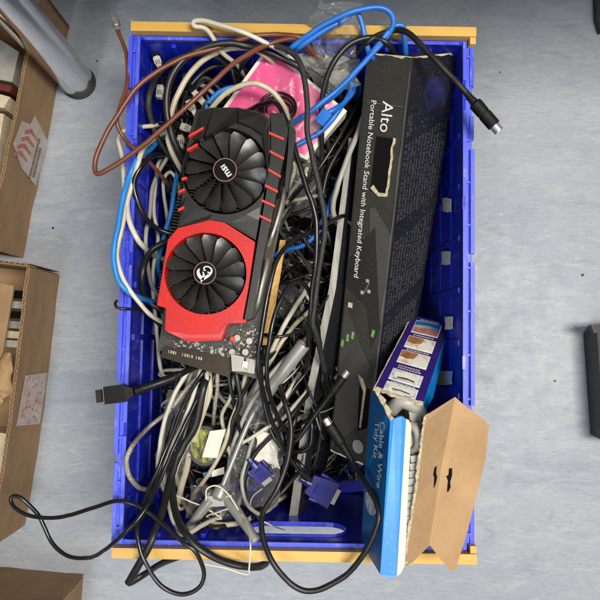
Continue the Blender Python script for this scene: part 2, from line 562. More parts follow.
# yellow swing arms
for s in (-1, 1):
    bm = bmesh.new()
    y0_, y1_ = sorted((s * .2885, s * .2995))
    abox(bm, -WO + .005, WO - .0012, y0_, y1_, RIMZ - .004, RIMZ + .0065)
    bevel(bm, .0032, 3)
    arm = link('carry_arm', bm, M['yellow'], crate, True)
    for q in (1,):
        bm = bmesh.new()
        xa, xb = sorted((q * (WO - .0078), q * (WO - .0012)))
        ya, yb = sorted((s * .2805, s * .2883))
        abox(bm, xa, xb, ya, yb, RIMZ - .012, RIMZ + .0045)
        bevel(bm, .002, 2)
        link('pivot_leg', bm, M['yellow'], arm, True)
# old sticker scraps on the right long wall
for (cx, cy, w, h, tw) in ((447, 205, 9, 15, .2), (446, 258, 9, 14, .05), (449, 323, 8, 13, 0), (444, 378, 17, 14, .03)):
    xw = WI - .0026
    loc = []
    for dx, dy in ((-1, -.9), (-.2, -1), (1, -1 + tw), (.9, .3), (1, .9), (.1, 1), (-1, 1 - tw), (-.85, .1)):
        # walls are turned with the crate: solve in crate space
        d = ray(cx + dx * w / 2, cy + dy * h / 2)
        o_l = CMI @ Vector((0, 0, H)); d_l = CMI.to_3x3() @ d
        t = (xw - o_l.x) / d_l.x
        loc.append(o_l + d_l * t)
    bm = bmesh.new()
    vs = [bm.verts.new(p) for p in loc]
    f = bm.faces.new(vs)
    e = bmesh.ops.extrude_face_region(bm, geom=[f])
    for g in e['geom']:
        if isinstance(g, bmesh.types.BMVert):
            g.co.x -= .0004
    link('sticker_scrap', bm, M['scrap'], crate)

# ------------------------------------------------------------------ chrome desk leg
leg = empty('desk', 'desk on a chrome tube leg with a dark foot ring by the open box', 'desk')
lb = P(79, 83, 0)
bm = bmesh.new()
lathe(bm, lb + Vector((0, 0, .006)), lb + Vector((0, 0, .72)), [(0, .0245), (.002, .0255), (.71, .0255)], 160)
link('leg', bm, M['chrome'], leg, True)
bm = bmesh.new()
lathe(bm, lb, lb + Vector((0, 0, .1)), [(0, .0255), (.002, .0266), (.0045, .0264), (.0062, .02)], 160)
link('foot_ring', bm, M['rubber'], leg, True)
bm = bmesh.new()
abox(bm, -.75, .95, .312, 1.1, .7205, .745)
bevel(bm, .003, 2)
link('desk_top', bm, M['greycard'], leg)

# ------------------------------------------------------------------ cardboard boxes on the floor
def corr_wall(bm_l, bm_f, a, b, z0, z1, th=.0045, sag=0.0, period=.0075):
    """corrugated board wall from a to b (floor points): two liners, a flute between them"""
    d = (b - a); L = d.length; d.normalize()
    n = Vector((-d.y, d.x, 0))
    m = max(2, int(L / .012))
    def base(t):
        w = noise.noise(Vector((t * 9 + a.x * 50, a.y * 31, .3))) * .0018
        return a + d * (t * L) + n * (w + sag * math.sin(math.pi * t))
    def topz(t):
        return z1 + noise.noise(Vector((t * 22 + a.y * 77, 4.2, a.x * 9))) * .0016
    for off in (0, th - .0009):
        for i in range(m):
            t0, t1 = i / m, (i + 1) / m
            c = []
            for zz in (0, 1):
                for t, o in ((t0, off), (t1, off), (t1, off + .0009), (t0, off + .0009)):
                    p = base(t) + n * o
                    c.append(Vector((p.x, p.y, topz(t) if zz else z0)))
            hexa(bm_l, c)
    k = int(L / period * 8)
    prev = None
    for i in range(k + 1):
        t = i / k
        ph = math.sin(i / 8 * 2 * math.pi)
        p = base(t) + n * (th / 2 + ph * (th / 2 - .0009))
        zt = topz(t) - .0008
        cur = (bm_f.verts.new((p.x, p.y, zt)), bm_f.verts.new((p.x + n.x * .0008, p.y + n.y * .0008, zt)),
               bm_f.verts.new((p.x, p.y, z1 - .02)), bm_f.verts.new((p.x + n.x * .0008, p.y + n.y * .0008, z1 - .02)))
        if prev:
            bm_f.faces.new((prev[0], cur[0], cur[1], prev[1]))
            bm_f.faces.new((prev[0], prev[2], cur[2], cur[0]))
            bm_f.faces.new((prev[1], cur[1], cur[3], prev[3]))
        prev = cur

def carton(name, label, corners, h, sag=0.0):
    root = empty(name, label, 'cardboard box', 'brown cardboard boxes on the floor')
    n = len(corners)
    for i in range(n):
        a, b = corners[i], corners[(i + 1) % n]
        bl, bf = bmesh.new(), bmesh.new()
        dd = (b - a).normalized()
        corr_wall(bl, bf, a, b - dd * .0052, .001, h, sag=sag if i == 0 else 0)
        w = link('side_wall', bl, M['cardboard'], root)
        link('flute', bf, M['flute'], w)
    bm = bmesh.new()
    plate(bm, [[(c.x, c.y) for c in corners]], lambda u, v: Vector((u, v, .0045)), lambda u, v: Vector((u, v, .001)))
    bmesh.ops.scale(bm, vec=(.985, .985, 1), verts=bm.verts, space=Matrix.Translation(-sum(corners, Vector()) / n))
    link('bottom', bm, M['cardboard'], root)
    return root

def ccw_box(a, b, depth):
    """floor corners with wall a->b first and the box lying to the left of travel"""
    d = (b - a).normalized(); n = Vector((-d.y, d.x, 0))
    return [a, b, b + n * depth, a + n * depth]

def face_quad(a, b, h, s0, s1, t0, t1, off=.0008, shear=0):
    """points on the outer side of a wall a->b: s along, t up"""
    d = (b - a); n = Vector((d.y, -d.x, 0)).normalized()
    f = lambda s, t: a + d * s + Vector((0, 0, h * t)) + n * off
    return f

a1, a2 = P(23, 258, 0), P(70, 27, 0)
boxA = carton('cardboard_box', 'open cardboard box at the desk leg, faded red arrow sticker on its side', ccw_box(a1, a2, .3), .100)
def put_sheet(name, f, poly, m, parent, th=.0003, off2=0):
    d1 = f(0, 0); nn = (f(1, 0) - f(0, 0)).cross(f(0, 1) - f(0, 0)).normalized()
    bm = bmesh.new()
    plate(bm, [poly], lambda u, v: f(u, v) + nn * (th + off2), lambda u, v: f(u, v) + nn * off2)
    return link(name, bm, m, parent)
fA = face_quad(a1, a2, .100, 0, 1, 0, 1, .0022)
st = put_sheet('sticker', fA, [(.30, .10), (.50, .02), (.555, .55), (.51, .62), (.50, .86), (.40, .96), (.335, .62)], M['label'], boxA)
for k in range(4):
    s0 = .365 + k * .034
    tt = .50 - k * .055
    put_sheet('arrow_mark', fA, [(s0, tt), (s0 + .012, tt + .02), (s0 + .03, tt + .24), (s0 + .006, tt + .42), (s0 - .008, tt + .40), (s0 + .012, tt + .24)], M['labelred'], st, off2=.0004)
bm = bmesh.new()
nnA = (fA(1, 0) - fA(0, 0)).cross(fA(0, 1) - fA(0, 0)).normalized()
rr = random.Random(3)
for row, t0 in ((0, .20), (1, .10)):
    s = .315 + .012 * row
    while s < .475 - row * .03:
        w = rr.uniform(.004, .009)
        tb = t0 - (s - .315) * .35 + .12
        plate(bm, [[(s, tb), (s + w, tb - .01), (s + w, tb + .055), (s, tb + .065)]], lambda u, v: fA(u, v) + nnA * .0007, lambda u, v: fA(u, v) + nnA * .0004)
        s += w + .003
link('faded_print', bm, M['labeldk'], st)

b1, b2 = P(25, 525, 0), P(60, 272, 0)
boxB = carton('cardboard_box', 'open cardboard box holding kraft paper, label scrap low on its side wall', ccw_box(b1, b2, .3), .100, sag=-.004)
fB = face_quad(b1, b2, .100, 0, 1, 0, 1, .006)
st = put_sheet('sticker', fB, [(.40, .12), (.60, .10), (.60, .80), (.42, .86)], M['label'], boxB)
rr = random.Random(5)
bm = bmesh.new()
nnB = (fB(1, 0) - fB(0, 0)).cross(fB(0, 1) - fB(0, 0)).normalized()
for k in range(70):
    s, t = rr.uniform(.415, .585), rr.uniform(.16, .76)
    w, h_ = rr.uniform(.003, .012), rr.uniform(.012, .035)
    plate(bm, [[(s, t), (s + w, t), (s + w, t + h_), (s, t + h_)]], lambda u, v: fB(u, v) + nnB * (.0007 + k * .000004), lambda u, v: fB(u, v) + nnB * .0004)
link('faded_print', bm, M['labelred'], st)

c1, c2 = P(84, 574, 0), P(-60, 561, 0)
boxC = carton('cardboard_box', 'cardboard box whose corner shows below the long looping black cable', ccw_box(c1, c2, .3)[::1], .100)

# contents of the boxes
def book(name, label, poly, z0, z1, m, cat='book', group=None):
    bm = bmesh.new()
    prism(bm, poly, z0, z1)
    bevel(bm, .0012, 2)
    return tag(link(name, bm, m), label, cat, group)
book('paperback', 'cream paper block nearest the chrome leg inside the open box', [(-30, 86), (10, 97), (4, 108), (-30, 103)], .02, .075, M['papery'])
book('paperback', 'wide cream paper block below the first one in the open box', [(-40, 107), (4, 114), (-8, 190), (-60, 180)], .02, .07, M['papery'])
book('red_notebook', 'dark red spine between cream pages in the open box', [(-40, 75), (12, 86), (10, 92), (-40, 83)], .02, .072, M['redbook'], 'notebook')
book('beige_folder', 'plain beige folder behind the red spine in the open box', [(-30, 20), (19, 52), (12, 82), (-40, 72)], .02, .06, M['greycard'], 'folder')
bm = bmesh.new()
prism(bm, [(-40, 275), (14, 286), (3, 352), (-30, 420)], lambda u, v: .09 - .0015, lambda u, v: .092)
tag(link('loose_flap', bm, M['cardboard']), 'stiff brown card flap lying over the papers in the lower box', 'card')
for i, (x, y, w, mm, lab) in enumerate(((10, 292, 14, 'dark', 'black folder at the top of the row in the lower box'), (13, 303, 13, 'greycard', 'grey booklet under the black folder in the lower box'),
                                    (12, 313, 14, 'dark', 'second black folder in the row of the lower box'), (12, 323, 13, 'plasg', 'pale plastic sleeve in the row of the lower box'),
                                    (11, 333, 14, 'papery', 'cream booklet in the row of the lower box'), (9, 342, 14, 'greycard', 'grey booklet at the foot of the row in the lower box'))):
    book('booklet', lab, [(x - w, y - 3), (x + w, y - 1), (x + w - 2, y + 6), (x - w, y + 4)], .03, .062 + .002 * (i % 3), M[mm], 'booklet')
bm = bmesh.new()
crumple(bm, [P(-20, 350, .07), P(14, 358, .075), P(17, 395, .06), P(-20, 415, .06)], 18, .01, 45, 3)
tag(link('kraft_paper', bm, M['kraft']), 'crumpled kraft paper stuffed in the lower open box', 'paper')
book('yellow_booklet', 'yellow paper booklet at the foot of the lower open box', [(-20, 430), (9, 434), (-2, 490), (-30, 486)], .01, .05, M['papery'], 'booklet')

# ------------------------------------------------------------------ black bins at the right edge
binr = empty('plastic_bin', 'black plastic bin with a lip, half cut off by the right edge', 'bin')
bm = bmesh.new()
zt = .05
outer, inner = [(597, 331), (708, 322), (720, 452), (605, 442)], [(600, 335), (705, 326), (715, 447), (608, 438)]
def taper(u, v):
    p = P(u, v, zt)
    c = P(658, 388, zt)
    q = c + (p - c) * .96
    return Vector((q.x, q.y, .002))
plate(bm, [outer, inner], lambda u, v: P(u, v, zt), taper)
link('bin_wall', bm, M['bin'], binr)
bm = bmesh.new()
plate(bm, [inner], lambda u, v: taper(u, v) + Vector((0, 0, .004)), taper)
link('bin_floor', bm, M['bin'], binr)
bm = bmesh.new()
prism(bm, [(591, 325), (713, 315), (714, 322), (594, 333)], zt - .002, zt + .006)
link('lip', bm, M['bin'], binr)
bm = bmesh.new()
prism(bm, [(595, -30), (660, -30), (660, 20), (601, 31), (597, 18)], .0015, .012)
bevel(bm, .004, 2)
tag(link('rubber_caster', bm, M['rubber']), 'black rubber foot peeking in at the upper right corner', 'furniture foot')

# ------------------------------------------------------------------ floor crumbs
for (x, y, r, lab) in ((555, 381, .0022, 'brown crumb on the bare floor right of the crate'), (583, 275, .003, 'tan crumb on the floor above the black bin'),
                       (53, 228, .0022, 'dark crumb on the floor beside the upper box'), (500, 72, .0018, 'tiny crumb on the floor right of the round black plug'),
                       (97, 61, .0018, 'tiny crumb on the floor right of the chrome leg')):
    bm = bmesh.new()
    bmesh.ops.create_icosphere(bm, subdivisions=2, radius=r * .7)
    for v_ in bm.verts:
        v_.co *= 1 + .5 * noise.noise(v_.co * 900 + Vector((x, y, 0)))
        v_.co.z *= .6
    o = tag(link('crumb', bm, M['crumb'] if x > 200 else M['dark'], None, True), lab, 'crumb', 'crumbs on the floor')
    o.location = P(x, y, r * .5)

# ------------------------------------------------------------------ pink card, grey card, clear bags, papers
pk = empty('pink_card_box', 'glossy pink card box with cream borders under the coiled thin cable', 'box')
zc = lambda u, v: .192 + (v - 80) * -.00025
bm = bmesh.new()
prism(bm, [(268, 46), (347, 111), (307, 160), (214, 120)], .16, zc)
bevel(bm, .001, 1)
link('carton', bm, M['paper'], pk)
bm = bmesh.new()
prism(bm, [(269, 51), (342, 111), (305, 155), (220, 118)], lambda u, v: zc(u, v) + .0004, lambda u, v: zc(u, v) + .001)
link('pink_print', bm, M['pink'], pk)
bm = bmesh.new()
crumple(bm, [P(266, 52, .203), P(335, 100, .196), P(303, 150, .183), P(228, 114, .191)], 40, .0022, 70, 5)
link('shrink_wrap', bm, M['bag2'], pk, True, 60)

bm = bmesh.new()
prism(bm, [(300, 49), (322, 42), (352, 76), (330, 94)], lambda u, v: .184, lambda u, v: .186)
tag(link('grey_card', bm, M['greycard']), 'grey card in a clear bag right of the pink box', 'card')

def bag(label, corners, n, amp, fs, seed, m='bag', name='clear_bag'):
    bm = bmesh.new()
    crumple(bm, corners, n, amp, fs, seed)
    return tag(link(name, bm, M[m], None, True, 180), label, 'plastic bag')
bag('crumpled clear bag sticking up over the top bar among blue cables', px([(300, 70, .205), (318, -2, .262), (358, 4, .258), (356, 92, .2)]), 80, .012, 55, 1)
bag('clear bag film lying flat over the grey card', px([(292, 44, .215), (330, 32, .222), (358, 84, .205), (322, 104, .205)]), 64, .008, 50, 21)
bag('crumpled clear bag between graphics card and black carton', px([(283, 150, .15), (322, 150, .15), (312, 222, .14), (282, 205, .14)]), 56, .010, 50, 2)
bag('long clear bag over white cables below the graphics card', px([(168, 390, .188), (208, 392, .19), (184, 482, .17), (152, 488, .17)]), 64, .008, 45, 4)
bag('clear bag around a blue plug and white paper', px([(236, 396, .178), (284, 408, .178), (278, 508, .160), (226, 502, .166)]), 64, .009, 45, 6)
bag('small dark clear bag near the gold connector strip', px([(282, 285, .14), (306, 288, .15), (300, 318, .14), (276, 318, .14)]), 40, .007, 50, 8)
bag('shiny clear bag scrap under the tripod head', px([(190, 486, .165), (236, 484, .17), (232, 524, .18), (184, 520, .18)]), 44, .007, 55, 12)
bm = bmesh.new()
crumple(bm, px([(254, 432, .178), (274, 436, .178), (280, 468, .17), (258, 462, .17)]), 16, .008, 60, 9)
tag(link('tissue_paper', bm, M['paper'], None, True, 30), 'crumpled white paper beside the smaller blue plug', 'paper')
bm = bmesh.new()
prism(bm, [(210, 431), (226, 429), (217, 458), (202, 457)], lambda u, v: .1845, lambda u, v: .1852)
tag(link('paper_tag', bm, M['paper']), 'blank white paper tag lying on the yellow green puck', 'paper tag')
ad = empty('round_adapter', 'round puck with a yellow green label under a white tag', 'adapter')
bm = bmesh.new()
prism(bm, [(204 + 17 * math.cos(a), 446 + 20 * math.sin(a)) for a in [k * math.pi / 16 for k in range(32)]], .14, .176)
bevel(bm, .002, 2)
link('case', bm, M['chip'], ad, True)
bm = bmesh.new()
prism(bm, [(204 + 13 * math.cos(a), 446 + 17 * math.sin(a)) for a in [k * math.pi / 16 for k in range(32)]], .1762, .1768)
link('printed_label', bm, M['lime'], ad)
tg = empty('blue_white_tab', 'small tab half blue and half white under the yellow green puck', 'tab')
bm = bmesh.new(); prism(bm, [(203, 473), (211, 471), (212, 477), (204, 478)], .160, .164); link('blue_half', bm, M['cyan'], tg)
bm = bmesh.new(); prism(bm, [(211.2, 471), (224, 467), (224, 474), (212.2, 477)], .160, .164); link('white_half', bm, M['paper'], tg)

# ------------------------------------------------------------------ graphics card
G = empty('graphics_card', 'black and red graphics card with two fans lying on the cable pile', 'graphics card')
ZG = .272
F1, F2 = (225.5, 171), (204, 274)
# board under everything
bm = bmesh.new()
prism(bm, [(198, 112), (292, 120), (296, 132), (287, 196), (272, 262), (262, 325), (257, 379), (158, 350), (163, 318), (172, 240)], .226, .2295)
link('circuit_board', bm, M['board'], G)
# heatsink fins
bm = bmesh.new()
ux = (P(F1[0], F1[1], .245) - P(F2[0], F2[1], .245)).normalized()
vx = Vector((ux.y, -ux.x, 0))
c0 = (P(*F1, .245) + P(*F2, .245)) / 2
for k in range(56):
    p = c0 + ux * (-.096 + k * .0035) + Vector((0, 0, -.002))
    obox(bm, p, vx, ux, Vector((0, 0, 1)), .088, .0011, .022)
link('heatsink', bm, M['fin'], G)
bm = bmesh.new()
for off in (-.03, -.01, .012, .032):
    a, b = c0 + ux * .095 + vx * off, c0 - ux * .1 + vx * off
    tube(bm, [a + Vector((0, 0, -.008)), b + Vector((0, 0, -.008))], .003, 8)
link('heat_pipe', bm, M['copper'], G, True)
# black shroud
hole1 = circ(F1[0], F1[1], 43.5)
black_poly = [(196, 110), (213, 107.5), (238, 107.5), (262, 113), (270, 119), (270, 150), (263, 200), (255.5, 240), (226, 222.5), (210, 219.5), (177.5, 227), (183, 190), (186, 150), (191, 130)]
bm = bmesh.new()
prism(bm, black_poly, .236, ZG, holes=[hole1])
shroud = link('shroud', bm, M['shroud'], G)
# bevelled facets on the shroud
def facet(pts, name='shroud_facet', m='shroud'):
    """raised facet: list of (px, py, z)"""
    bm = bmesh.new()
    top = [bm.verts.new(P(*p)) for p in pts]
    bot = [bm.verts.new(Vector((v_.co.x, v_.co.y, ZG - .004))) for v_ in top]
    bm.faces.new(top)
    n = len(pts)
    for i in range(n):
        bm.faces.new((top[i], top[(i + 1) % n], bot[(i + 1) % n], bot[i]))
    return link(name, bm, M[m], shroud)
facet([(199, 112, ZG + .001), (213, 108.5, ZG + .002), (203, 138, ZG + .006), (192, 140, ZG + .001)])
facet([(214, 108.5, ZG + .002), (238, 108.5, ZG + .002), (237, 121, ZG + .0085), (222, 127.5, ZG + .006), (205, 137, ZG + .006)])
facet([(239, 108.5, ZG + .002), (261, 114, ZG + .001), (268, 121, ZG + .002), (262, 134, ZG + .006), (252, 127, ZG + .006), (238, 121, ZG + .0085)])
facet([(269, 124, ZG + .001), (269, 150, ZG + .001), (268, 178, ZG + .002), (266, 158, ZG + .006), (263, 136, ZG + .006)])
facet([(186, 150, ZG + .001), (190, 146, ZG + .004), (183, 170, ZG + .005), (182, 188, ZG + .002)])
facet([(180, 205, ZG + .001), (186, 196, ZG + .005), (197, 208, ZG + .005), (212, 214.5, ZG + .005), (209, 218.5, ZG + .002), (178.5, 226, ZG + .001)])
facet([(254.5, 238, ZG + .001), (231, 222.5, ZG + .002), (246, 214.5, ZG + .005), (260, 207, ZG + .005), (259, 220, ZG + .003)])
# right rail with the red stripes
rail = [(269, 113), (283, 113), (288, 128), (285, 150), (275, 200), (262, 262), (252, 318), (244, 321), (250, 290), (258, 240), (266, 195), (271, 150), (271, 120)]
bm = bmesh.new()
prism(bm, rail, .236, ZG - .001)
bevel(bm, .0015, 2)
link('side_rail', bm, M['shroud'], G, True)
for a, b, c_, d in ((268, 131, 284, 138), (270, 150, 284, 157.5), (268, 168, 281, 175.5), (265, 184, 278, 190.5), (261.5, 199, 275, 205), (258.5, 214, 271, 220)):
    bm = bmesh.new()
    prism(bm, [(a, b), (c_, d), (c_ - .3, d + 2.4), (a - .3, b + 2.4)], ZG - .0012, ZG + .0006 + (.001 if a < 264 else 0))
    link('red_stripe', bm, M['redline'], G)
for a, b, c_, d in ((188.5, 135, 203.5, 126.5), (187, 149, 197.5, 143), (181.5, 178, 186.5, 176.5), (178.5, 191, 184.5, 188), (178, 209, 184, 206)):
    bm = bmesh.new()
    prism(bm, [(a, b), (c_, d), (c_ + .2, d + 2.4), (a + .2, b + 2.4)], ZG - .0012, lambda u, v: ZG + .0066 if u > 189 else ZG + .0058)
    link('red_stripe', bm, M['redline'], G)
# red frame
bm = bmesh.new()
redp = [(168, 240), (178, 228), (210, 220), (225, 222.8), (255, 242), (248, 290), (242.5, 319), (246, 320.5), (245.5, 323), (228, 323.5), (225, 329), (221, 340), (188, 341.5), (165, 330), (166, 308), (157, 305.5)]
prism(bm, redp, .243, ZG + .0015, holes=[circ(F2[0] + 1.5, F2[1] - .5, 41)])
link('red_frame', bm, M['red'], G)
bm = bmesh.new()
prism(bm, [(183, 333), (190, 335), (219, 334), (222, 329), (226, 323.6), (221, 340.2), (188, 341.8), (166, 331)], ZG, lambda u, v: ZG + .0045 - (v - 323) * .0002)
link('red_frame_lip', bm, M['red'], G)
# fan wells and fans
def fan(fx, fy, r, rot, msi):
    c = P(fx, fy, ZG - .006)
    k = (P(fx + 1, fy, ZG - .006) - c).length
    rad = r * k
    bm = bmesh.new()                                     # well wall
    lathe_pts = []
    n = 48
    ring = lambda rr_, z: [bm.verts.new((c.x + rr_ * math.cos(2 * math.pi * i / n), c.y + rr_ * math.sin(2 * math.pi * i / n), z)) for i in range(n)]
    r0, r1 = ring(rad * 1.01, ZG - .0005), ring(rad * .985, .243)
    for i in range(n):
        bm.faces.new((r0[i], r0[(i + 1) % n], r1[(i + 1) % n], r1[i]))
    link('fan_well', bm, M['shroud'], G, True)
    bm = bmesh.new()                                     # fourteen swept blades
    for b_ in range(14):
        a0 = rot + 2 * math.pi * b_ / 14
        rows = []
        for i in range(9):
            t = i / 8
            rr_ = rad * (.27 + .69 * t)
            mid = a0 + .42 * t - .2 * t * t
            half = (.225 - .02 * t) if i < 8 else .15
            zt = .0075 * (1 - .35 * t)
            row = []
            for q in range(4):
                w = q / 3 * 2 - 1
                aa = mid + w * half * (1 + .15 * math.sin(t * 3))
                z = c.z - .004 + zt * w * .75 + .0012 * (1 - w * w) + (.0014 * (1 if (t > .55 and b_ % 2) else 0)) * t
                row.append(Vector((c.x + rr_ * math.cos(aa), c.y + rr_ * math.sin(aa), z)))
            rows.append(row)
        V1 = [[bm.verts.new(p) for p in row] for row in rows]
        V2 = [[bm.verts.new(p - Vector((0, 0, .0009))) for p in row] for row in rows]
        for i in range(8):
            for q in range(3):
                bm.faces.new((V1[i][q], V1[i][q + 1], V1[i + 1][q + 1], V1[i + 1][q]))
                bm.faces.new((V2[i][q + 1], V2[i][q], V2[i + 1][q], V2[i + 1][q + 1]))
            bm.faces.new((V1[i][0], V1[i + 1][0], V2[i + 1][0], V2[i][0]))
            bm.faces.new((V1[i + 1][3], V1[i][3], V2[i][3], V2[i + 1][3]))
        bm.faces.new((V1[8][0], V1[8][1], V1[8][2], V1[8][3], V2[8][3], V2[8][2], V2[8][1], V2[8][0]))
    f = link('fan', bm, M['blade'], G, True, 50)
    bm = bmesh.new()
    lathe(bm, c - Vector((0, 0, .014)), c + Vector((0, 0, .01)), [(0, rad * .29), (.016, rad * .29), (.0178, rad * .275), (.018, rad * .2)], 40)
    link('hub', bm, M['blade'], f, True)
    zt = c.z + .0042
    bm = bmesh.new()
    o_, i_ = [(c.x + rad * .275 * math.cos(2 * math.pi * q / 40), c.y + rad * .275 * math.sin(2 * math.pi * q / 40)) for q in range(40)], [(c.x + rad * .257 * math.cos(2 * math.pi * q / 40), c.y + rad * .257 * math.sin(2 * math.pi * q / 40)) for q in range(40)]
    plate(bm, [o_, i_], lambda u, v: Vector((u, v, zt + .0004)), lambda u, v: Vector((u, v, zt)))
    link('hub_ring', bm, M['hubring'], f)
    bm = bmesh.new()
    lathe(bm, Vector((c.x, c.y, zt)), Vector((c.x, c.y, zt + 1)), [(0, rad * .2565), (.0003, rad * .2565)], 40)
    link('hub_sticker', bm, M['hubcap'], f)
    return f, c, rad, zt + .0005
M['hubring'] = mat('thin pinkish ring', (0.3, 0.12, 0.1), 0.4)
M['hubcap'] = mat('black domed sticker', (0.006, 0.006, 0.006), 0.25, spec=.25)
f1, cc1, rad1, zt1 = fan(*F1, 43, .1, True)
f2, cc2, rad2, zt2 = fan(F2[0] + 1.5, F2[1] - .5, 41, .35, False)
# lettering on the first hub: reads downwards and to the right
a = R(126)
ca, sa = math.cos(a), math.sin(a)
def hubmap(x, y):
    x, y = (x - .82) * .0108, (y - .27) * .0115
    return Vector((cc1.x + x * ca - y * sa, cc1.y + x * sa + y * ca, zt1))
bm = text_mesh('ms\u0131', hubmap, bold=.022)
bmesh.ops.solidify(bm, geom=list(bm.faces), thickness=.0002)
# embolden
link('hub_lettering', bm, M['print'], f1)
# beast emblem on the second hub: a curled body with a crested head and a tail
bm = bmesh.new()
S = rad2 * .245
def em(pts):
    plate(bm, [[(cc2.x + S * x, cc2.y + S * y) for x, y in pts]], lambda u, v: Vector((u, v, zt2 + .0002)), lambda u, v: Vector((u, v, zt2)))
def arcband(cx, cy, r, a0, a1, w0, w1, n=14):
    o_, i_ = [], []
    for k in range(n + 1):
        t = k / n
        aa = R(a0 + (a1 - a0) * t)
        w = w0 + (w1 - w0) * math.sin(math.pi * t) if w1 > w0 else w0 + (w1 - w0) * t
        o_.append((cx + (r + w / 2) * math.cos(aa), cy + (r + w / 2) * math.sin(aa)))
        i_.append((cx + (r - w / 2) * math.cos(aa), cy + (r - w / 2) * math.sin(aa)))
    em(o_ + i_[::-1])
def stroke(pts):
    """a tapering brush stroke: (X, Y, width) in emblem units"""
    sp = spline([Vector((x, y, w)) for x, y, w in pts], 6)
    l_, r_ = [], []
    for q in range(len(sp)):
        t = sp[min(q + 1, len(sp) - 1)] - sp[max(q - 1, 0)]
        t.z = 0
        t.normalize()
        n_ = Vector((-t.y, t.x, 0)) * max(sp[q].z, .01) / 2
        l_.append((sp[q].x + n_.x, sp[q].y + n_.y)); r_.append((sp[q].x - n_.x, sp[q].y - n_.y))
    em(l_ + r_[::-1])
E = lambda X, Y, w: ((X - 290) / 165, -(Y - 285) / 165, w / 165)
stroke([E(208, 212, 8), E(186, 240, 34), E(184, 290, 48), E(212, 345, 52), E(250, 380, 44), E(278, 392, 20)])
stroke([E(232, 440, 6), E(240, 405, 30), E(275, 375, 46), E(330, 340, 44), E(375, 300, 40), E(402, 255, 30), E(392, 212, 22), E(352, 184, 18), E(308, 180, 18), E(280, 196, 22), E(274, 225, 16)])
stroke([E(255, 262, 8), E(272, 300, 26), E(268, 345, 34), E(275, 375, 20)])
stroke([E(270, 228, 10), E(288, 240, 24), E(306, 238, 6)])
stroke([E(335, 262, 8), E(352, 285, 24), E(345, 318, 14)])
link('hub_emblem', bm, M['print'], f2)
# screws visible on the blades' rim
# exposed lower end: components, bronze plate
rr = random.Random(11)
bm = bmesh.new()
for k in range(320):
    t, s = rr.random(), rr.random()
    x = 222 + s * 38; y = 322 + t * 46 + (x - 222) * .12
    x, y = round(x / 2.3) * 2.3, round(y / 1.7) * 1.7
    if x < 235 and y < 340: continue
    w, h_ = rr.choice((.0008, .001, .0014, .002, .0038)), rr.choice((.0008, .0012, .0016, .0026))
    p = P(x, y, .2295)
    hh = rr.uniform(.0006, .003)
    obox(bm, p + Vector((0, 0, hh / 2)), vx, ux, Vector((0, 0, 1)), w, h_, hh, rr.choice((0, 0, 1, 1, 2, 3)))
for k in range(70):
    x = 172 + rr.random() * 60; y = 338 + rr.random() * 9 + (x - 172) * .2
    p = P(x, y, .2295)
    hh = rr.uniform(.001, .003)
    obox(bm, p + Vector((0, 0, hh / 2)), vx, ux, Vector((0, 0, 1)), rr.uniform(.001, .004), rr.uniform(.001, .003), hh, rr.choice((0, 1, 1, 2)))
link('board_component', bm, [M['chip'], M['solder'], M['chipw'], M['bronze']], G)
bm = bmesh.new()
for x, y in ((238, 338), (250, 341), (246, 352), (233, 352)):
    lathe(bm, P(x, y, .2296), P(x, y, .2296) + Vector((0, 0, .1)), [(0, .0042), (.0085, .0042), (.0092, .0036)], 16)
link('capacitor', bm, M['solder'], G, True)
bm = bmesh.new()
lathe(bm, P(233.5, 339, .2296), P(233.5, 339, .2296) + Vector((0, 0, .1)), [(0, .003), (.0115, .003), (.012, .0026)], 16)
link('red_capacitor', bm, M['redline'], G, True)
bm = bmesh.new()
prism(bm, [(164, 347), (186, 348), (233, 359), (229, 377.5), (160, 357)], .2297, .2365)
bevel(bm, .0008, 1)
link('end_plate', bm, M['bronze'], G)
bm = bmesh.new()
rr = random.Random(4)
for k in range(15):
    if k in (4, 5, 11): continue
    x = 168.5 + k * 2.3; y = 350 + (x - 168.5) * .22
    prism(bm, [(x, y), (x + 1.4, y + .3), (x + 1.1, y + 3.2), (x - .3, y + 2.9)] if k % 3 else [(x, y), (x + .7, y + .2), (x + .4, y + 3.2), (x - .3, y + 2.9)], .2367, .2369)
link('end_plate_print', bm, M['greycard'], G)
bm = bmesh.new()
prism(bm, [(231, 354), (244, 357), (243, 366), (247, 372), (232, 371)], .2297, .246)
bevel(bm, .0008, 1)
prism(bm, [(246, 358), (256, 360), (254, 374), (245, 372)], .2297, .240)
link('power_socket', bm, M['plasg'], G)
bm = bmesh.new()
prism(bm, [(243, 361), (248, 362), (247, 368), (242, 367)], .2465, .248)
link('bright_chip', bm, M['print'], G)
bm = bmesh.new()
prism(bm, [(280, 240), (286, 240), (271, 333), (264, 333)], .205, .2085)
prism(bm, [(264, 334), (270.5, 334), (268, 345), (262.5, 345)], .205, .2085)
link('edge_connector', bm, M['gold'], G)
# shiny pipes along the right side
bm = bmesh.new()
tube(bm, spline(px([(285, 188, .25), (281.5, 205, .255), (275, 228, .254), (268, 246, .245)])), .0023, 10)
tube(bm, spline(px([(263, 258, .24), (267, 262, .25), (262, 285, .254), (257, 305, .25), (252, 309, .24)])), .0026, 10)
link('bent_pipe', bm, M['metal'], G, True)
bm = bmesh.new()
prism(bm, [(277, 200), (283, 196), (262, 300), (254, 318), (252, 316)], .2297, .246)
link('side_bracket', bm, M['bronze'], G)
bm = bmesh.new()
prism(bm, [(287, 122), (296, 132), (288, 190), (284, 196), (288, 150), (289, 128)], .2297, .255)
link('backplate', bm, M['shroud'], G)

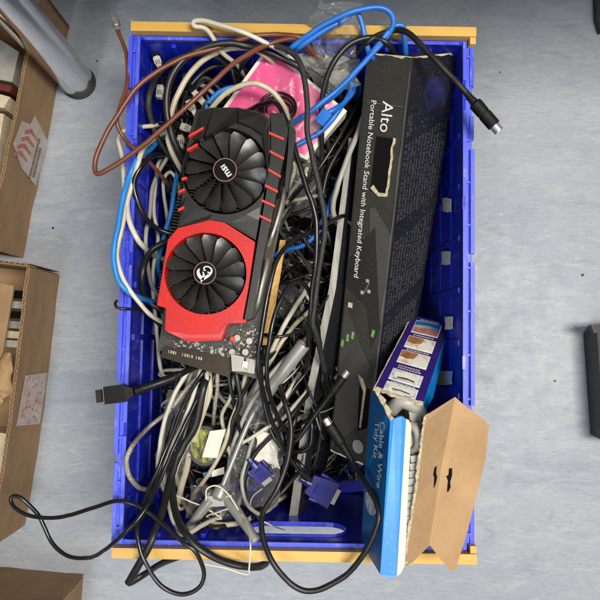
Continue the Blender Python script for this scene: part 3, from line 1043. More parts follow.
# ------------------------------------------------------------------ black keyboard-stand carton
K = empty('black_carton', 'long black carton with white lettering along its narrow side', 'carton')
A1, A2 = P(412, 57, .240), P(366, 467, .140)
L1, R1 = P(367, 53, .215), P(461, 52, .190)
L2, R2 = A2 + (L1 - A1) * .93, A2 + (R1 - A1) * .62
B1, B2 = L1 + R1 - A1, L2 + R2 - A2
bm = bmesh.new()
hexa(bm, [L1, A1, A2, L2, B1, R1, R2, B2])
bmesh.ops.subdivide_edges(bm, edges=bm.edges[:], cuts=14, use_grid_fill=True)
bmesh.ops.recalc_face_normals(bm, faces=bm.faces)
es = [e for e in bm.edges if e.calc_face_angle(0) > R(30)]
for v_ in bm.verts:
    v_.co += Vector((noise.noise(v_.co * 22), noise.noise(v_.co * 22 + Vector((5, 0, 0))), noise.noise(v_.co * 22 + Vector((0, 5, 0))))) * .0006
bmesh.ops.bevel(bm, geom=es, offset=.0012, segments=2, profile=.6, affect='EDGES', clamp_overlap=True)
link('carton_body', bm, M['carton'], K, True, 40)
nL = (L1 - A1).cross(A2 - A1).normalized()
if nL.z < 0: nL = -nL
nR = (R1 - A1).cross(A2 - A1).normalized()
if nR.z < 0: nR = -nR
def fl(s, t, h=.0009):
    """left face: s 0..1 down the length, t 0..1 from the left edge to the ridge"""
    return (L1 * (1 - s) + L2 * s) * (1 - t) + (A1 * (1 - s) + A2 * s) * t + nL * h
def fr(s, t, h=.0009):
    return (A1 * (1 - s) + A2 * s) * (1 - t) + (R1 * (1 - s) + R2 * s) * t + nR * h
def sheet(name, f, poly, m, h0, h1, parent=K):
    bm = bmesh.new()
    plate(bm, [poly], lambda u, v: f(u, v, h1), lambda u, v: f(u, v, h0))
    return link(name, bm, M[m], parent)
LEN = (A2 - A1).length
WID = (A1 - L1).length
sheet('printed_facet', fl, [(.355, .55), (.41, .98), (.62, .98), (.70, .80), (.36, .42)], 'cartlight', .0006, .0011)
sheet('printed_facet', fl, [(.50, .02), (.56, .02), (.60, .62), (.70, .82), (.64, .97), (.40, .60)], 'cartdark', .0006, .0014)
sheet('printed_facet', fl, [(.60, .05), (.70, .55), (.74, .83), (.90, .70), (.99, .05)], 'cartmid', .0006, .0010)
sheet('printed_rule', fl, [(.112, .12), (.112, .94), (.1135, .94), (.1135, .12)], 'greyp', .0006, .0011)
# lettering
def letter_map(s0, t0, hgt):
    def f(x, y):
        return fl(s0 + x * hgt / LEN, t0 + y * hgt / WID, .0017)
    return f
link('title_lettering', text_mesh('Alto', letter_map(.105, .48, .0200)), M['print'], K)
link('subtitle_lettering', text_mesh('Portable Notebook Stand with Integrated Keyboard', letter_map(.106, .215, .0099)), M['print'], K)
# torn hand slots: dark sheets paint the shade inside, no opening is cut
sl = sheet('hand_slot_shade', fl, [(.188, .42), (.188, .78), (.318, .76), (.318, .40)], 'dark', .0006, .0016)
rr = random.Random(2)
edge = []
for k in range(13):
    t = k / 12
    edge.append((.186 + .135 * t, .79 - .02 * t + rr.uniform(-.015, .015)))
sheet('torn_edge', fl, edge + [(s, t + .03 + .02 * abs(math.sin(s * 90))) for s, t in edge[::-1]], 'torn', .0006, .0022)
sheet('torn_edge', fl, [(.312, .40), (.327, .60), (.324, .79), (.316, .79), (.318, .6), (.302, .46)], 'torn', .0006, .0021)
sl2 = sheet('hand_slot_shade', fl, [(.80, .62), (.80, .90), (.90, .92), (.915, .70)], 'dark', .0006, .0016)
sheet('torn_edge', fl, [(.772, .56), (.778, .70), (.80, .80), (.905, .78), (.905, .73), (.81, .74), (.79, .64)], 'torn', .0006, .0022)
# worn top edges
rr = random.Random(8)
def wear(f, pts0, w):
    return pts0 + [(s + rr.uniform(.2, 1) * w[0], t + rr.uniform(.2, 1) * w[1]) for s, t in pts0[::-1]]
sheet('worn_edge', fl, wear(fl, [(.0, t / 14) for t in range(15)], (.007, 0)), 'torn', .0003, .0014)
sheet('worn_edge', fr, wear(fr, [(.0, t / 14) for t in range(15)], (.006, 0)), 'torn', .0003, .0014)
sheet('worn_edge', fl, wear(fl, [(s / 30, .995) for s in range(1, 26)], (0, -.025)), 'greyp', .0003, .0013)
sheet('worn_edge', fl, wear(fl, [(.998, .05 + t / 16) for t in range(15)], (-.006, 0)), 'paper', .0003, .0014)
# small marks
for s, t in ((.662, .30), (.672, .18), (.690, .06)):
    sheet('green_mark', fl, [(s + .008, t), (s + .009, t + .06), (s + .027, t + .05), (s + .026, t - .005)], 'green', .0006, .0019)
sheet('green_mark', fl, [(.648, .80), (.65, .87), (.668, .84), (.666, .78)], 'green', .0006, .0019)
for s, t in ((.562, .42), (.555, .58), (.53, .52)):
    sheet('tiny_mark', fl, [(s, t), (s, t + .07), (s + .008, t + .07), (s + .008, t)], 'greycard', .0006, .0019)
sheet('tiny_mark', fl, [(.535, .60), (.537, .62), (.572, .49), (.570, .47)], 'greyp', .0006, .0019)
sheet('tiny_mark', fl, [(.60, .14), (.60, .24), (.612, .24), (.612, .14)], 'photo1', .0006, .0019)
link('end_lettering', text_mesh('5', letter_map(.965, .28, .010)), M['print'], K)
sheet('round_mark', fl, [(.955 + .018 * math.sin(a), .75 + .14 * math.cos(a)) for a in [k * math.pi / 8 for k in range(16)]], 'greycard', .0006, .0016)
# right face: blocks of small print, dark bands, a picture
sheet('side_print', fr, [(.0, .02), (.0, .98), (1, .98), (1, .02)], 'carton2', .0003, .0008)
bm = bmesh.new()
rr = random.Random(21)
def strokes(s0, s1, t0, t1, shear, n):
    for i in range(n):
        t = t0 + (t1 - t0) * i / n
        s = s0 + shear * (t - t0)
        while s < s1 + shear * (t - t0):
            w = rr.uniform(.0008, .0026)
            hgt = rr.choice((.02, .02, .022, .034))
            if rr.random() < .17:
                s += .0035
                continue
            plate(bm, [[(s, t), (s, t + hgt), (s + w, t + hgt * rr.uniform(.7, 1)), (s + w, t + rr.choice((0, 0, -.008)))]], lambda u, v: fr(u, v, .0015), lambda u, v: fr(u, v, .0009))
            s += w + .0013
strokes(.20, .385, .06, .95, -.05, 13)
strokes(.43, .60, .06, .95, -.06, 13)
strokes(.13, .18, .06, .16, 0, 2)
strokes(.64, .74, .06, .9, -.06, 12)
link('small_print', bm, M['dimp'], K)
sheet('picture_print', fr, [(.05, .35), (.055, .80), (.09, .86), (.13, .78), (.12, .62), (.135, .45), (.09, .30)], 'vgad', .0009, .0015)
sheet('diagonal_band', fr, [(.39, .02), (.34, .98), (.37, .98), (.425, .02)], 'carton2', .0009, .0017)
sheet('diagonal_band', fr, [(.61, .02), (.55, .98), (.58, .98), (.64, .02)], 'carton2', .0009, .0017)

# ------------------------------------------------------------------ slim panel with silver edge
Sp = empty('slim_panel', 'long slim black panel standing on edge with a bare silver rim', 'panel')
s_in = [(349, 138, .175), (329, 288, .165), (307, 389, .150), (288.5, 520, .125)]
s_out = [(353.5, 138, .175), (336, 288, .165), (314.5, 389, .150), (297, 521, .122)]
down = Vector((.035, 0, -.09))
bm = bmesh.new()
for i in range(3):
    a, b = P(*s_in[i]), P(*s_in[i + 1]); c_, d_ = P(*s_out[i]), P(*s_out[i + 1])
    dn = Vector((0, 0, -.006))
    hexa(bm, [a + dn, c_ + dn, d_ + dn, b + dn, a, c_, d_, b])
bmesh.ops.remove_doubles(bm, verts=bm.verts, dist=.0001)
link('silver_edge', bm, M['silver'], Sp, True)
bm = bmesh.new()
lift = Vector((.0005, 0, -.0009))
for i in range(3):
    c_, d_ = P(*s_out[i]) + lift, P(*s_out[i + 1]) + lift
    a, b = P(*s_in[i]) + Vector((.001, 0, -.0062)), P(*s_in[i + 1]) + Vector((.001, 0, -.0062))
    e = Vector((.05, 0, -.075))
    e2 = e if i < 2 else Vector((.024, 0, -.075))
    hexa(bm, [a + e, c_ + e, d_ + e2, b + e2, a, c_, d_, b])
link('black_face', bm, M['panel'], Sp)

# ------------------------------------------------------------------ blue picture carton (torn open)
T = empty('picture_carton', 'torn open blue and purple carton with a brown flap and picture strip', 'carton')
pu = [P(412, 315, .135), P(450, 323, .135), P(423, 404, .248), P(374, 388, .248)]
pn = (pu[1] - pu[0]).cross(pu[3] - pu[0]).normalized()
_d = ray(423, 404)
_o = Vector((0, 0, H))
pu[2] = _o + _d * ((pu[0] - _o).dot(pn) / _d.dot(pn))
if pn.z < 0: pn = -pn
def fp(s, t, h=0.0):
    """s along the top edge (left to right), t down"""
    return (pu[0] * (1 - s) + pu[1] * s) * (1 - t) + (pu[3] * (1 - s) + pu[2] * s) * t + pn * h
bm = bmesh.new()
plate(bm, [[(0, 0), (1, 0), (1, .98), (.8, 1.0), (.6, .985), (.4, 1.0), (.2, .99), (0, 1)]], lambda u, v: fp(u, v, 0), lambda u, v: fp(u, v, -.002))
pp = link('picture_panel', bm, M['purple'], T)
for i, (t0, t1, m) in enumerate(((.06, .24, 'photo3'), (.29, .45, 'photo1'), (.49, .65, 'photo1'), (.73, .86, 'photo2'), (.885, .985, 'photo2'))):
    fr_ = [(.17, t0), (.83, t0), (.83, t1), (.17, t1)]
    bm = bmesh.new(); plate(bm, [fr_], lambda u, v: fp(u, v, .0004), lambda u, v: fp(u, v, .0001)); w = link('picture_frame', bm, M['print'], pp)
    bm = bmesh.new(); plate(bm, [[(.19, t0 + .01), (.81, t0 + .01), (.81, t1 - .01), (.19, t1 - .01)]], lambda u, v: fp(u, v, .0008), lambda u, v: fp(u, v, .0005)); pic = link('picture', bm, M[m], w)
    hh = t1 - t0
    shapes = {'photo3': [('orangep', [(.19, .62), (.5, .55), (.81, .68), (.81, .93), (.19, .93)]), ('azured', [(.19, .07), (.81, .07), (.81, .4), (.5, .3), (.19, .42)])],
              'photo1': [('brownp', [(.19, .07), (.55, .07), (.5, .5), (.36, .62), (.19, .55)]), ('paper', [(.55, .35), (.74, .3), (.81, .6), (.81, .93), (.5, .93), (.45, .7)])],
              'photo2': [('paper', [(.25, .3), (.5, .2), (.78, .3), (.76, .72), (.5, .62), (.24, .75)]), ('chip', [(.32, .66), (.5, .58), (.7, .66), (.68, .74), (.5, .68), (.34, .74)])]}[m]
    for q, (mm, poly) in enumerate(shapes):
        bm = bmesh.new(); plate(bm, [[(u, t0 + hh * v) for u, v in poly]], lambda u, v: fp(u, v, .0011 + .0001 * q), lambda u, v: fp(u, v, .0009)); link('picture_patch', bm, M[mm], w)
bm = bmesh.new()
rr = random.Random(6)
for t in (.035, .26, .465, .675, .70, .87):
    u = .25
    while u < .72:
        w = rr.uniform(.02, .06)
        plate(bm, [[(u, t), (u + w, t), (u + w, t + .012), (u, t + .012)]], lambda a_, b_: fp(a_, b_, .0004), lambda a_, b_: fp(a_, b_, .0001))
        u += w + .015
link('caption_print', bm, M['label'], pp)
bm = bmesh.new()
rr = random.Random(9)
ep = [(u / 16, .985 + rr.uniform(-.006, .006)) for u in range(17)]
plate(bm, [ep + [(u, v_ + .02 + rr.uniform(0, .012)) for u, v_ in ep[::-1]]], lambda u, v: fp(u, v, .0006), lambda u, v: fp(u, v, -.0022))
ep = [(-.002 - rr.uniform(0, .015), k / 12) for k in range(13)]
plate(bm, [ep + [(.012 + rr.uniform(0, .01), v_) for u, v_ in ep[::-1]]], lambda u, v: fp(u, v, .0005), lambda u, v: fp(u, v, -.001))
link('torn_edge', bm, M['torn'], pp)
# right blue side under the picture panel
def quadplate(name, pts, m, th=.0022, parent=T, nflip=False):
    bm = bmesh.new()
    ps = [P(*p) for p in pts]
    n = (ps[1] - ps[0]).cross(ps[2] - ps[0]).normalized()
    if n.z < 0: n = -n
    t_ = [bm.verts.new(p) for p in ps]; b_ = [bm.verts.new(p - n * th) for p in ps]
    bm.faces.new(t_); bm.faces.new(b_[::-1])
    k = len(ps)
    for i in range(k):
        bm.faces.new((t_[i], t_[(i + 1) % k], b_[(i + 1) % k], b_[i]))
    return link(name, bm, M[m], parent)
quadplate('side_panel', [(450.5, 323.5, .133), (448, 340, .115), (433, 398, .19), (423.5, 414, .243), (423.5, 404.5, .246)], 'azure')
# text side (facing left)
tl = [P(374, 389, .246), P(390, 421, .266), P(380, 574, .283), P(361, 543, .215)]
bm = bmesh.new()
rr = random.Random(13)
ps = [(374, 389, .246)] + [(374 + 16 * t + rr.uniform(-.8, .8), 389 + 32 * t + rr.uniform(-1, 1), .246 + .02 * t) for t in [k / 9 for k in range(1, 9)]] + [(390, 421, .266), (380, 574, .283), (361, 543, .213), (365, 475, .205), (371, 396, .215)]
pv = [P(*p) for p in ps]
tn = (tl[1] - tl[0]).cross(tl[2] - tl[0]).normalized()
if tn.z < 0: tn = -tn
tv = [bm.verts.new(p) for p in pv]; bv = [bm.verts.new(p - tn * .0025) for p in pv]
bmesh.ops.triangulate(bm, faces=[bm.faces.new(tv), bm.faces.new(bv[::-1])])
for i in range(len(pv)):
    j = (i + 1) % len(pv)
    bm.faces.new((tv[i], tv[j], bv[j], bv[i]))
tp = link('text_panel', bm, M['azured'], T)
# torn brown strip along its top
bm = bmesh.new()
for i in range(9):
    a, b = pv[i], pv[i + 1]
    o1 = Vector((.004 + .002 * math.sin(i * 2.1), .003, .001)); o2 = Vector((.004 + .002 * math.sin((i + 1) * 2.1), .003, .001))
    z_ = Vector((0, 0, .0012))
    hexa(bm, [a - z_, b - z_, b + o2 - z_, a + o1 - z_, a + z_, b + z_, b + o2 + z_, a + o1 + z_])
link('torn_edge', bm, M['torn'], tp)
ridge0, ridge1 = P(390, 421, .266), P(380, 574, .283)
lowe0, lowe1 = P(371, 396, .215), P(361, 543, .213)
def ft_(s, t):
    """s down the length, t from the lower left edge to the ridge"""
    return P(368, 417, .213).lerp(P(361, 543, .213), s) * (1 - t) + ridge0.lerp(ridge1, s) * t
tlen = (ridge1 - ridge0).length
twid = (P(368, 417, .213) - ridge0).length
tn2 = (ridge1 - ridge0).cross(P(368, 417, .213) - ridge0).normalized()
if tn2.z < 0: tn2 = -tn2
def tmap(s0, t0, hgt):
    return lambda x, y: ft_(s0 + x * hgt / tlen, t0 + y * hgt * 1.2 / twid) + tn2 * .0016
link('panel_lettering', text_mesh('Cable & Wire', tmap(.01, .66, .0125)), M['print'], tp)
link('panel_lettering', text_mesh('Tidy Kit', tmap(.02, .42, .0125)), M['print'], tp)
bm = bmesh.new()
plate(bm, [[(.62 + .085 * math.cos(a), .42 + .26 * math.sin(a)) for a in [k * math.pi / 12 for k in range(24)]]], lambda u, v: ft_(u, v) + tn2 * .0014, lambda u, v: ft_(u, v) + tn2 * .0002)
link('panel_picture', bm, M['photo2'], tp)
# bright front panel and its thick white cut edge
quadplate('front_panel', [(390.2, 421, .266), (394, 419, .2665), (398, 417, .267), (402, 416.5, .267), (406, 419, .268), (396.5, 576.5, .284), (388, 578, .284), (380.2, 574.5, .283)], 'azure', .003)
quadplate('cut_edge', [(406.2, 419, .2675), (409, 420, .266), (411.5, 426, .264), (404.5, 566, .279), (401, 573, .281), (396.8, 576.5, .2835)], 'paper', .004)
# bottom/inner walls that close the carton
bm = bmesh.new()
hexa(bm, [P(372, 397, .19), P(428, 412, .19), P(412, 560, .2475), P(372, 560, .2475), P(374, 397, .193), P(428, 412, .193), P(412, 560, .2505), P(372, 560, .2505)])
link('back_panel', bm, M['kraft'], T)
# grey mouldings inside
tm = empty('cable_tidy_moulding', 'pale grey plastic cable tidy inside the torn blue carton', 'plastic part')
bm = bmesh.new()
prism(bm, [(404, 420), (421, 424), (412, 560), (399, 560)], .215, lambda u, v: .252 + (v - 420) * .00013)
bevel(bm, .003, 3)
link('tray', bm, M['plasg'], tm, True)
bm = bmesh.new()
tube(bm, spline(px([(391, 410, .235), (400, 402, .245), (410, 404, .246), (420, 412, .236)])), .008, 14)
link('bent_tube', bm, M['plasg'], tm, True)
bm = bmesh.new()
tube(bm, spline(px([(410, 424, .254), (417, 432, .259), (418, 446, .259), (412, 452, .255)])), .0045, 12)
link('bent_tube', bm, M['plasg'], tm, True)
bm = bmesh.new()
for k in range(13):
    y = 458 + k * 7.6
    x = 416 - k * .75
    obox(bm, P(x, y, .262 + .0001 * k * 8), Vector((1, .1, 0)), Vector((-.1, 1, 0)), Vector((0, 0, 1)), .0125, .0068, .008)
bevel(bm, .001, 2)
link('comb_tooth', bm, M['plasg'], tm, True)
bm = bmesh.new()
prism(bm, [(408, 404), (420, 400), (421, 424), (410, 420)], .22, .247)
bevel(bm, .002, 2)
link('end_block', bm, M['plasg'], tm, True)
# brown flap with folds
fl_root = None
flp = [[(428, 414, .272), (424, 424, .270), (414, 500, .276), (404, 561, .274), (412, 563, .279), (429, 546, .288), (441, 470, .288), (455, 397, .284)],
       [(455, 397, .284), (441, 470, .288), (429, 546, .288), (430.5, 546, .2875), (447, 470, .2855), (463, 404, .2805)],
       [(463, 404, .2805), (447, 470, .2855), (430.5, 546, .2875), (441, 560, .284), (453, 573, .279), (456, 568, .277), (466, 537, .272), (477, 495, .267), (486, 457, .262), (489, 425, .261), (486, 421, .262)]]
flap = None
for i, pl in enumerate(flp):
    bm = bmesh.new()
    ps = [P(*p) for p in pl]
    t_ = [bm.verts.new(p) for p in ps]; b_ = [bm.verts.new(p - Vector((0, 0, .0025))) for p in ps]
    bmesh.ops.triangulate(bm, faces=[bm.faces.new(t_), bm.faces.new(b_[::-1])])
    k = len(ps)
    for q in range(k):
        bm.faces.new((t_[q], t_[(q + 1) % k], b_[(q + 1) % k], b_[q]))
    if flap is None:
        flap = link('lid_flap', bm, M['kraft'], T)
    else:
        link('flap_fold', bm, M['kraft'], flap)
for poly in ([(434.5, 468), (436.5, 466), (436, 473), (437, 477), (435.5, 484), (433.8, 488), (434.3, 477), (433.3, 475)], [(449, 468.5), (452, 468), (452, 475), (450, 482), (450.5, 487), (448, 492), (447, 491), (448, 481), (446.3, 476), (448.5, 475)]):
    bm = bmesh.new()
    def onflap(u, v, lift):
        best = None
        for ob in [flap] + [c for c in bpy.data.objects if c.parent == flap]:
            tr = BVHTree.FromPolygons([v_.co for v_ in ob.data.vertices], [list(p.vertices) for p in ob.data.polygons])
            h = tr.ray_cast(Vector((0, 0, H)), ray(u, v).normalized())
            if h[0] is not None and (best is None or h[3] < best[1]): best = (h[0], h[3])
        return best[0] + Vector((0, 0, lift))
    mid = (sum(p[0] for p in poly) / len(poly), sum(p[1] for p in poly) / len(poly))
    bm = bmesh.new()
    plate(bm, [poly], lambda u, v: onflap(u, v, .0009), lambda u, v: onflap(u, v, -.001))
    bmesh.ops.triangulate(bm, faces=[f for f in bm.faces if len(f.verts) > 4])
    link('slot_tear_shade', bm, M['dark'], flap)  # dark patch paints the shade in the slit, flap stays uncut
# frayed rims of the flap
bm = bmesh.new()
rr = random.Random(31)
path = [(428, 414, .272), (424, 424, .270), (414, 500, .276), (404, 561, .274), (412, 563, .279)]
pp_ = spline(px(path), 40)
def fray(p, f):
    return f * (.0012 + .0009 * noise.noise(p * 220) + .0009 * noise.noise(p * 600) + .0005 * noise.noise(p * 1400))
prev = None
for p in pp_:
    a_ = fray(p, 1.0); b_ = fray(p + Vector((1, 0, 0)), .9)
    cur = [bm.verts.new(p + Vector((-a_, a_ * .3, -.0004))), bm.verts.new(p + Vector((.0005, 0, .0006))), bm.verts.new(p + Vector((b_ * 1.4, 0, .0007))), bm.verts.new(p + Vector((-b_ * .5, 0, -.0026)))]
    if prev:
        for q in range(3):
            bm.faces.new((prev[q], prev[q + 1], cur[q + 1], cur[q]))
        bm.faces.new((prev[3], prev[0], cur[0], cur[3]))
    prev = cur
link('frayed_edge', bm, M['torn'], flap)

# ------------------------------------------------------------------ small tripod with grey tube
TR = empty('mini_tripod', 'small grey tripod with a thick hollow tube on its stem', 'tripod')
ta, tb = P(304, 344, .197), P(259, 404, .168)
bm = bmesh.new()
lathe(bm, tb, ta, [(0, .006), (.004, .0078), ((ta - tb).length - .001, .0082), ((ta - tb).length, .0076), ((ta - tb).length, .0058), ((ta - tb).length - .02, .0056), ((ta - tb).length - .02, .001)], 28)
link('hollow_tube', bm, M['tubeg'], TR, True)
bm = bmesh.new()
dd = (ta - tb).normalized()
lathe(bm, ta - dd * .012, ta, [(0, .004), (.006, .003), (.007, .001)], 14)
link('tube_core', bm, M['chip'], TR, True)
bm = bmesh.new()
sb = P(219, 495, .192)
tube(bm, spline([tb, P(246, 428, .176), sb], 6), .0030, 12)
link('stem', bm, M['tubeg'], TR, True)
bm = bmesh.new()
lathe(bm, sb + (sb - tb).normalized() * .006, sb - (sb - tb).normalized() * .012, [(0, .005), (.004, .009), (.014, .008), (.018, .0045)], 18)
obox(bm, P(219, 500, .190), Vector((1, .05, 0)), Vector((0, 1, 0)), Vector((0, 0, 1)), .03, .012, .010)
link('collar', bm, M['tubeg'], TR, True)
for a, b in (((211, 499, .190), (190, 526, .186)), ((228, 500, .190), (255.5, 539, .222)), ((212, 497, .188), (200, 482, .14))):
    bm = bmesh.new()
    p0, p1 = P(*a), P(*b)
    lathe(bm, p0, p1, [(0, .0068), ((p1 - p0).length * .6, .0058), ((p1 - p0).length * .96, .0046), ((p1 - p0).length, .003)], 16)
    l_ = link('leg', bm, M['tubeg'], TR, True)
    bm = bmesh.new()
    d_ = (p1 - p0).normalized()
    lathe(bm, p1 - d_ * .004, p1 + d_ * .003, [(0, .0049), (.005, .0052), (.007, .003)], 16)
    link('foot_tip', bm, M['plasg'], l_, True)

# ------------------------------------------------------------------ cables
def clear_walls(p, x, y, r):
    """lift a point seen at photo pixel (x, y) until it no longer sits inside a crate wall"""
    z = p.z
    for k in range(60):
        l = CMI @ p
        ix, iy = abs(l.x) < WI - .005 - r, abs(l.y) < LI - .005 - r
        ox, oy = abs(l.x) > WO + r, abs(l.y) > LO + .002 + r
        if (ix and iy) or ox or oy: break
        top = RIMZ + r + (.0085 if not iy else 0)
        if z >= top: break
        z += .003
        p = P(x, y, z)
    return p

def dive(p, q):
    """two more points past the end q, sinking into the pile"""
    d = q - p; d.z = 0
    d = d.normalized() if d.length > 1e-6 else Vector((0, 1, 0))
    out = []
    for f, dz in ((.016, .018), (.03, .05), (.036, .085)):
        n = q + d * f
        l = CMI @ Vector((n.x, n.y, max(.025, q.z - dz)))
        l.x = max(-WI + .012, min(WI - .012, l.x)); l.y = max(-LI + .012, min(LI - .012, l.y))
        out.append(CM @ l)
    return out

def cable(label, m, r, pts, flat=1.0, cat='cable', name='cable', group=None, sub=8, ends='dd'):
    bm = bmesh.new()
    w = [clear_walls(P(*p), p[0], p[1], r) for p in pts]
    if ends[0] == 'd': w = dive(w[1], w[0])[::-1] + w
    if ends[1] == 'd': w = w + dive(w[-2], w[-1])
    sp = spline(w, sub)
    k = hash(label) if False else sum(ord(c) for c in label)
    sp = [p + Vector((noise.noise(p * 28 + Vector((k, 0, 0))), noise.noise(p * 28 + Vector((0, k, 0))), 0)) * .0011 for p in sp]
    sp = [p + Vector((noise.noise(p * 75 + Vector((k, 3, 0))), noise.noise(p * 75 + Vector((3, k, 0))), noise.noise(p * 60 + Vector((0, 5, k))))) * .0005 for p in sp]
    tube(bm, sp, [r * (1 + .05 * noise.noise(p * 130 + Vector((k, k, 0)))) for p in sp], 12, flat)
    return tag(link(name, bm, M[m], None, True, 60), label, cat, group)

def ext(p, q, d):
    return q + (q - p).normalized() * d

# brown aerial lead with a screw connector
c_ = cable('brown coax cable making a hairpin loop over the left rim', 'brown', .0027,
      [(300, 38, .20), (278, 35, .222), (250, 37, .232), (220, 47, .235), (180, 59, .24), (143, 82, .245), (116, 118, .245), (99, 150, .243), (94.5, 168, .242), (101, 173, .243), (130, 155, .25), (163, 129, .255), (200, 94, .258), (235, 63, .25), (268, 45, .235), (298, 39, .21)], name='coax_cable')
c_ = cable('brown coax cable end with a metal screw connector over the floor', 'brown', .0024,
      [(117, 28, .20), (122, 42, .205), (127, 60, .215), (127, 86, .222), (120, 108, .235), (117, 122, .236), (124, 137, .23), (137, 150, .2)], name='coax_cable', ends='xd')
p0, p1 = P(118, 31, .20), P(112, 13, .197)
bm = bmesh.new()
lathe(bm, p0, p1, [(0, .0028), (.0005, .0038), (.006, .004), (.0062, .003), (.0075, .003), (.0077, .0058), (.016, .0058), (.0162, .0035), (.0185, .0034)], 6)
pl = link('screw_connector', bm, M['metal'], c_)
bm = bmesh.new()
lathe(bm, p0 + (p1 - p0).normalized() * .0165, p1 + (p1 - p0), [(0, .0033), (.006, .0031), (.0062, .0007), (.011, .0006)], 14)
link('centre_pin', bm, M['metal'], pl, True)

cable('thick black cable arching over the pink box and down left of the fans', 'black', .0039,
      [(332, 88, .19), (307, 71, .205), (273, 54, .215), (247, 46, .23), (223, 43, .234), (194, 52, .236), (174, 73, .235), (166.5, 100, .23), (169, 127, .222), (178, 150, .21), (190, 168, .19)])
cable('second black cable hugging the left wall inside the thick arch', 'dusty', .0036,
      [(212, 55, .17), (180, 58, .185), (160, 72, .19), (149, 97, .188), (152, 123, .185), (163, 147, .18), (184, 170, .165)])
cable('black cable between the two arches at upper left', 'black', .0028,
      [(240, 68, .17), (215, 66, .18), (196, 80, .185), (184, 100, .18), (182, 130, .17), (190, 150, .16)])
cable('cream cable following the thick black arch at upper left', 'cream', .0033,
      [(256, 50, .195), (237, 48, .207), (213, 54, .215), (194, 69, .218), (178, 94, .216), (170, 122, .21), (168.5, 142, .205), (179, 166, .19), (190, 178, .17)])
cable('cream cable humped over the pink box', 'cream', .0031,
      [(206, 118, .2), (213, 106, .215), (231, 90, .228), (252, 83.5, .232), (270, 90, .228), (282, 104, .22), (289, 122, .2), (292, 140, .17)])
cable('white cable laid across the upper yellow bar', 'white', .0027,
      [(207, 30, .22), (195, 26.5, .243), (195, 21.5, .246), (207, 21, .247), (227, 27, .246), (247, 34.5, .242), (268, 44, .22), (280, 50, .19)])
cable('white cable curving down the left wall', 'white', .0031,
      [(165, 132, .17), (152, 140, .19), (141, 153, .2), (133, 182, .205), (127, 205, .205), (131, 226, .2), (142, 245, .19), (155, 256, .17), (172, 262, .14)])
cable('white cable hanging outside the left rim beside the light blue one', 'white', .0026,
      [(121, 133, .21), (122.5, 160, .215), (125, 197, .225), (123.5, 222, .235), (117, 255, .24), (122.5, 278, .24), (137, 300, .236), (151, 316, .225), (166, 325, .2)])
cable('light blue cable bowed outside the left rim', 'cyan', .0031,
      [(152, 148, .16), (139, 158, .195), (131, 172, .22), (125, 192, .235), (119, 223, .24), (114, 252, .243), (117, 278, .243), (130, 293, .236), (150, 301, .2), (170, 305, .16)])
cable('light blue cable beside the upper fan', 'cyan', .003,
      [(206, 112, .19), (208, 104, .195), (218, 93, .2), (232, 88, .2), (248, 88, .18)])
cable('light blue cable crossing between left wall and red frame', 'cyan', .003,
      [(178, 172, .17), (172, 205, .175), (164, 235, .17), (158, 262, .16)])
cable('black cable curling off the left wall to the red frame top', 'gloss', .003,
      [(142, 165, .17), (134, 186, .19), (143, 213, .2), (157, 228, .2), (178, 236, .19)])
cable('black cable curled round the left side of the red frame', 'black', .0036,
      [(178, 238, .19), (163, 243, .2), (150, 252, .205), (142.5, 273, .206), (146, 297, .2), (163, 311, .19), (180, 316, .17)])
cable('thin white cable running down beside the red frame', 'white', .0024,
      [(158, 165, .16), (155, 190, .168), (154, 215, .17), (158, 240, .165), (153, 270, .165), (153, 300, .16), (157, 337, .16), (160, 365, .15)])
cable('grey cable beside the thin white one left of the fans', 'greyc', .0025,
      [(172, 150, .165), (160, 170, .17), (152, 190, .168), (150, 215, .165), (146, 240, .16), (150, 280, .15)])
cable('thin white cable looped behind the upper fan', 'white', .0022,
      [(166, 215, .15), (163, 185, .165), (170, 172, .17), (178, 185, .165), (180, 210, .155)])
cable('short hooked black wire end on the left rim', 'gloss', .0015,
      [(117, 301, .235), (115.5, 304, .24), (118, 308, .242), (128, 309, .238), (140, 310, .22), (152, 318, .19)], ends='xd')
# HDMI style video lead
vc = cable('black video cable with a flat gold tipped plug over the left rim', 'black', .0034,
      [(136, 391.5, .247), (150, 387, .246), (166, 381, .242), (182, 373, .23), (198, 366, .2), (212, 362, .17)], name='video_cable', ends='xd')
q0, q1 = P(134, 392, .247), P(104, 395.5, .246)
ax = (q1 - q0).normalized(); ay = Vector((-ax.y, ax.x, 0)); az = Vector((0, 0, 1))
bm = bmesh.new()
obox(bm, q0.lerp(q1, .62), ax, ay, az, .022, .0185, .010)
bevel(bm, .0025, 3)
hexa(bm, [q0.lerp(q1, .3) + ay * .009 - az * .0045, q0.lerp(q1, .3) - ay * .009 - az * .0045, q0 - ay * .004 - az * .0035, q0 + ay * .004 - az * .0035,
          q0.lerp(q1, .3) + ay * .009 + az * .0045, q0.lerp(q1, .3) - ay * .009 + az * .0045, q0 - ay * .004 + az * .0035, q0 + ay * .004 + az * .0035])
pl = link('plug', bm, M['plugblk'], vc, True)
bm = bmesh.new()
e0 = q1 + ax * .002
hexa(bm, [e0 + ay * .0068 - az * .0022, e0 - ay * .0068 - az * .0022, e0 + ax * .0062 - ay * .0068 - az * .0022, e0 + ax * .0062 + ay * .0068 - az * .0022,
          e0 + ay * .0068 + az * .0022, e0 - ay * .0068 + az * .0022, e0 + ax * .0062 - ay * .0068 + az * .0022, e0 + ax * .0062 + ay * .0068 + az * .0022])
bevel(bm, .0006, 2)
link('gold_tip', bm, M['bronze'], pl)
bm = bmesh.new()
s0_, s1_ = P(136, 391.5, .247), P(178, 375, .234)
L_ = (s1_ - s0_).length
prof = []
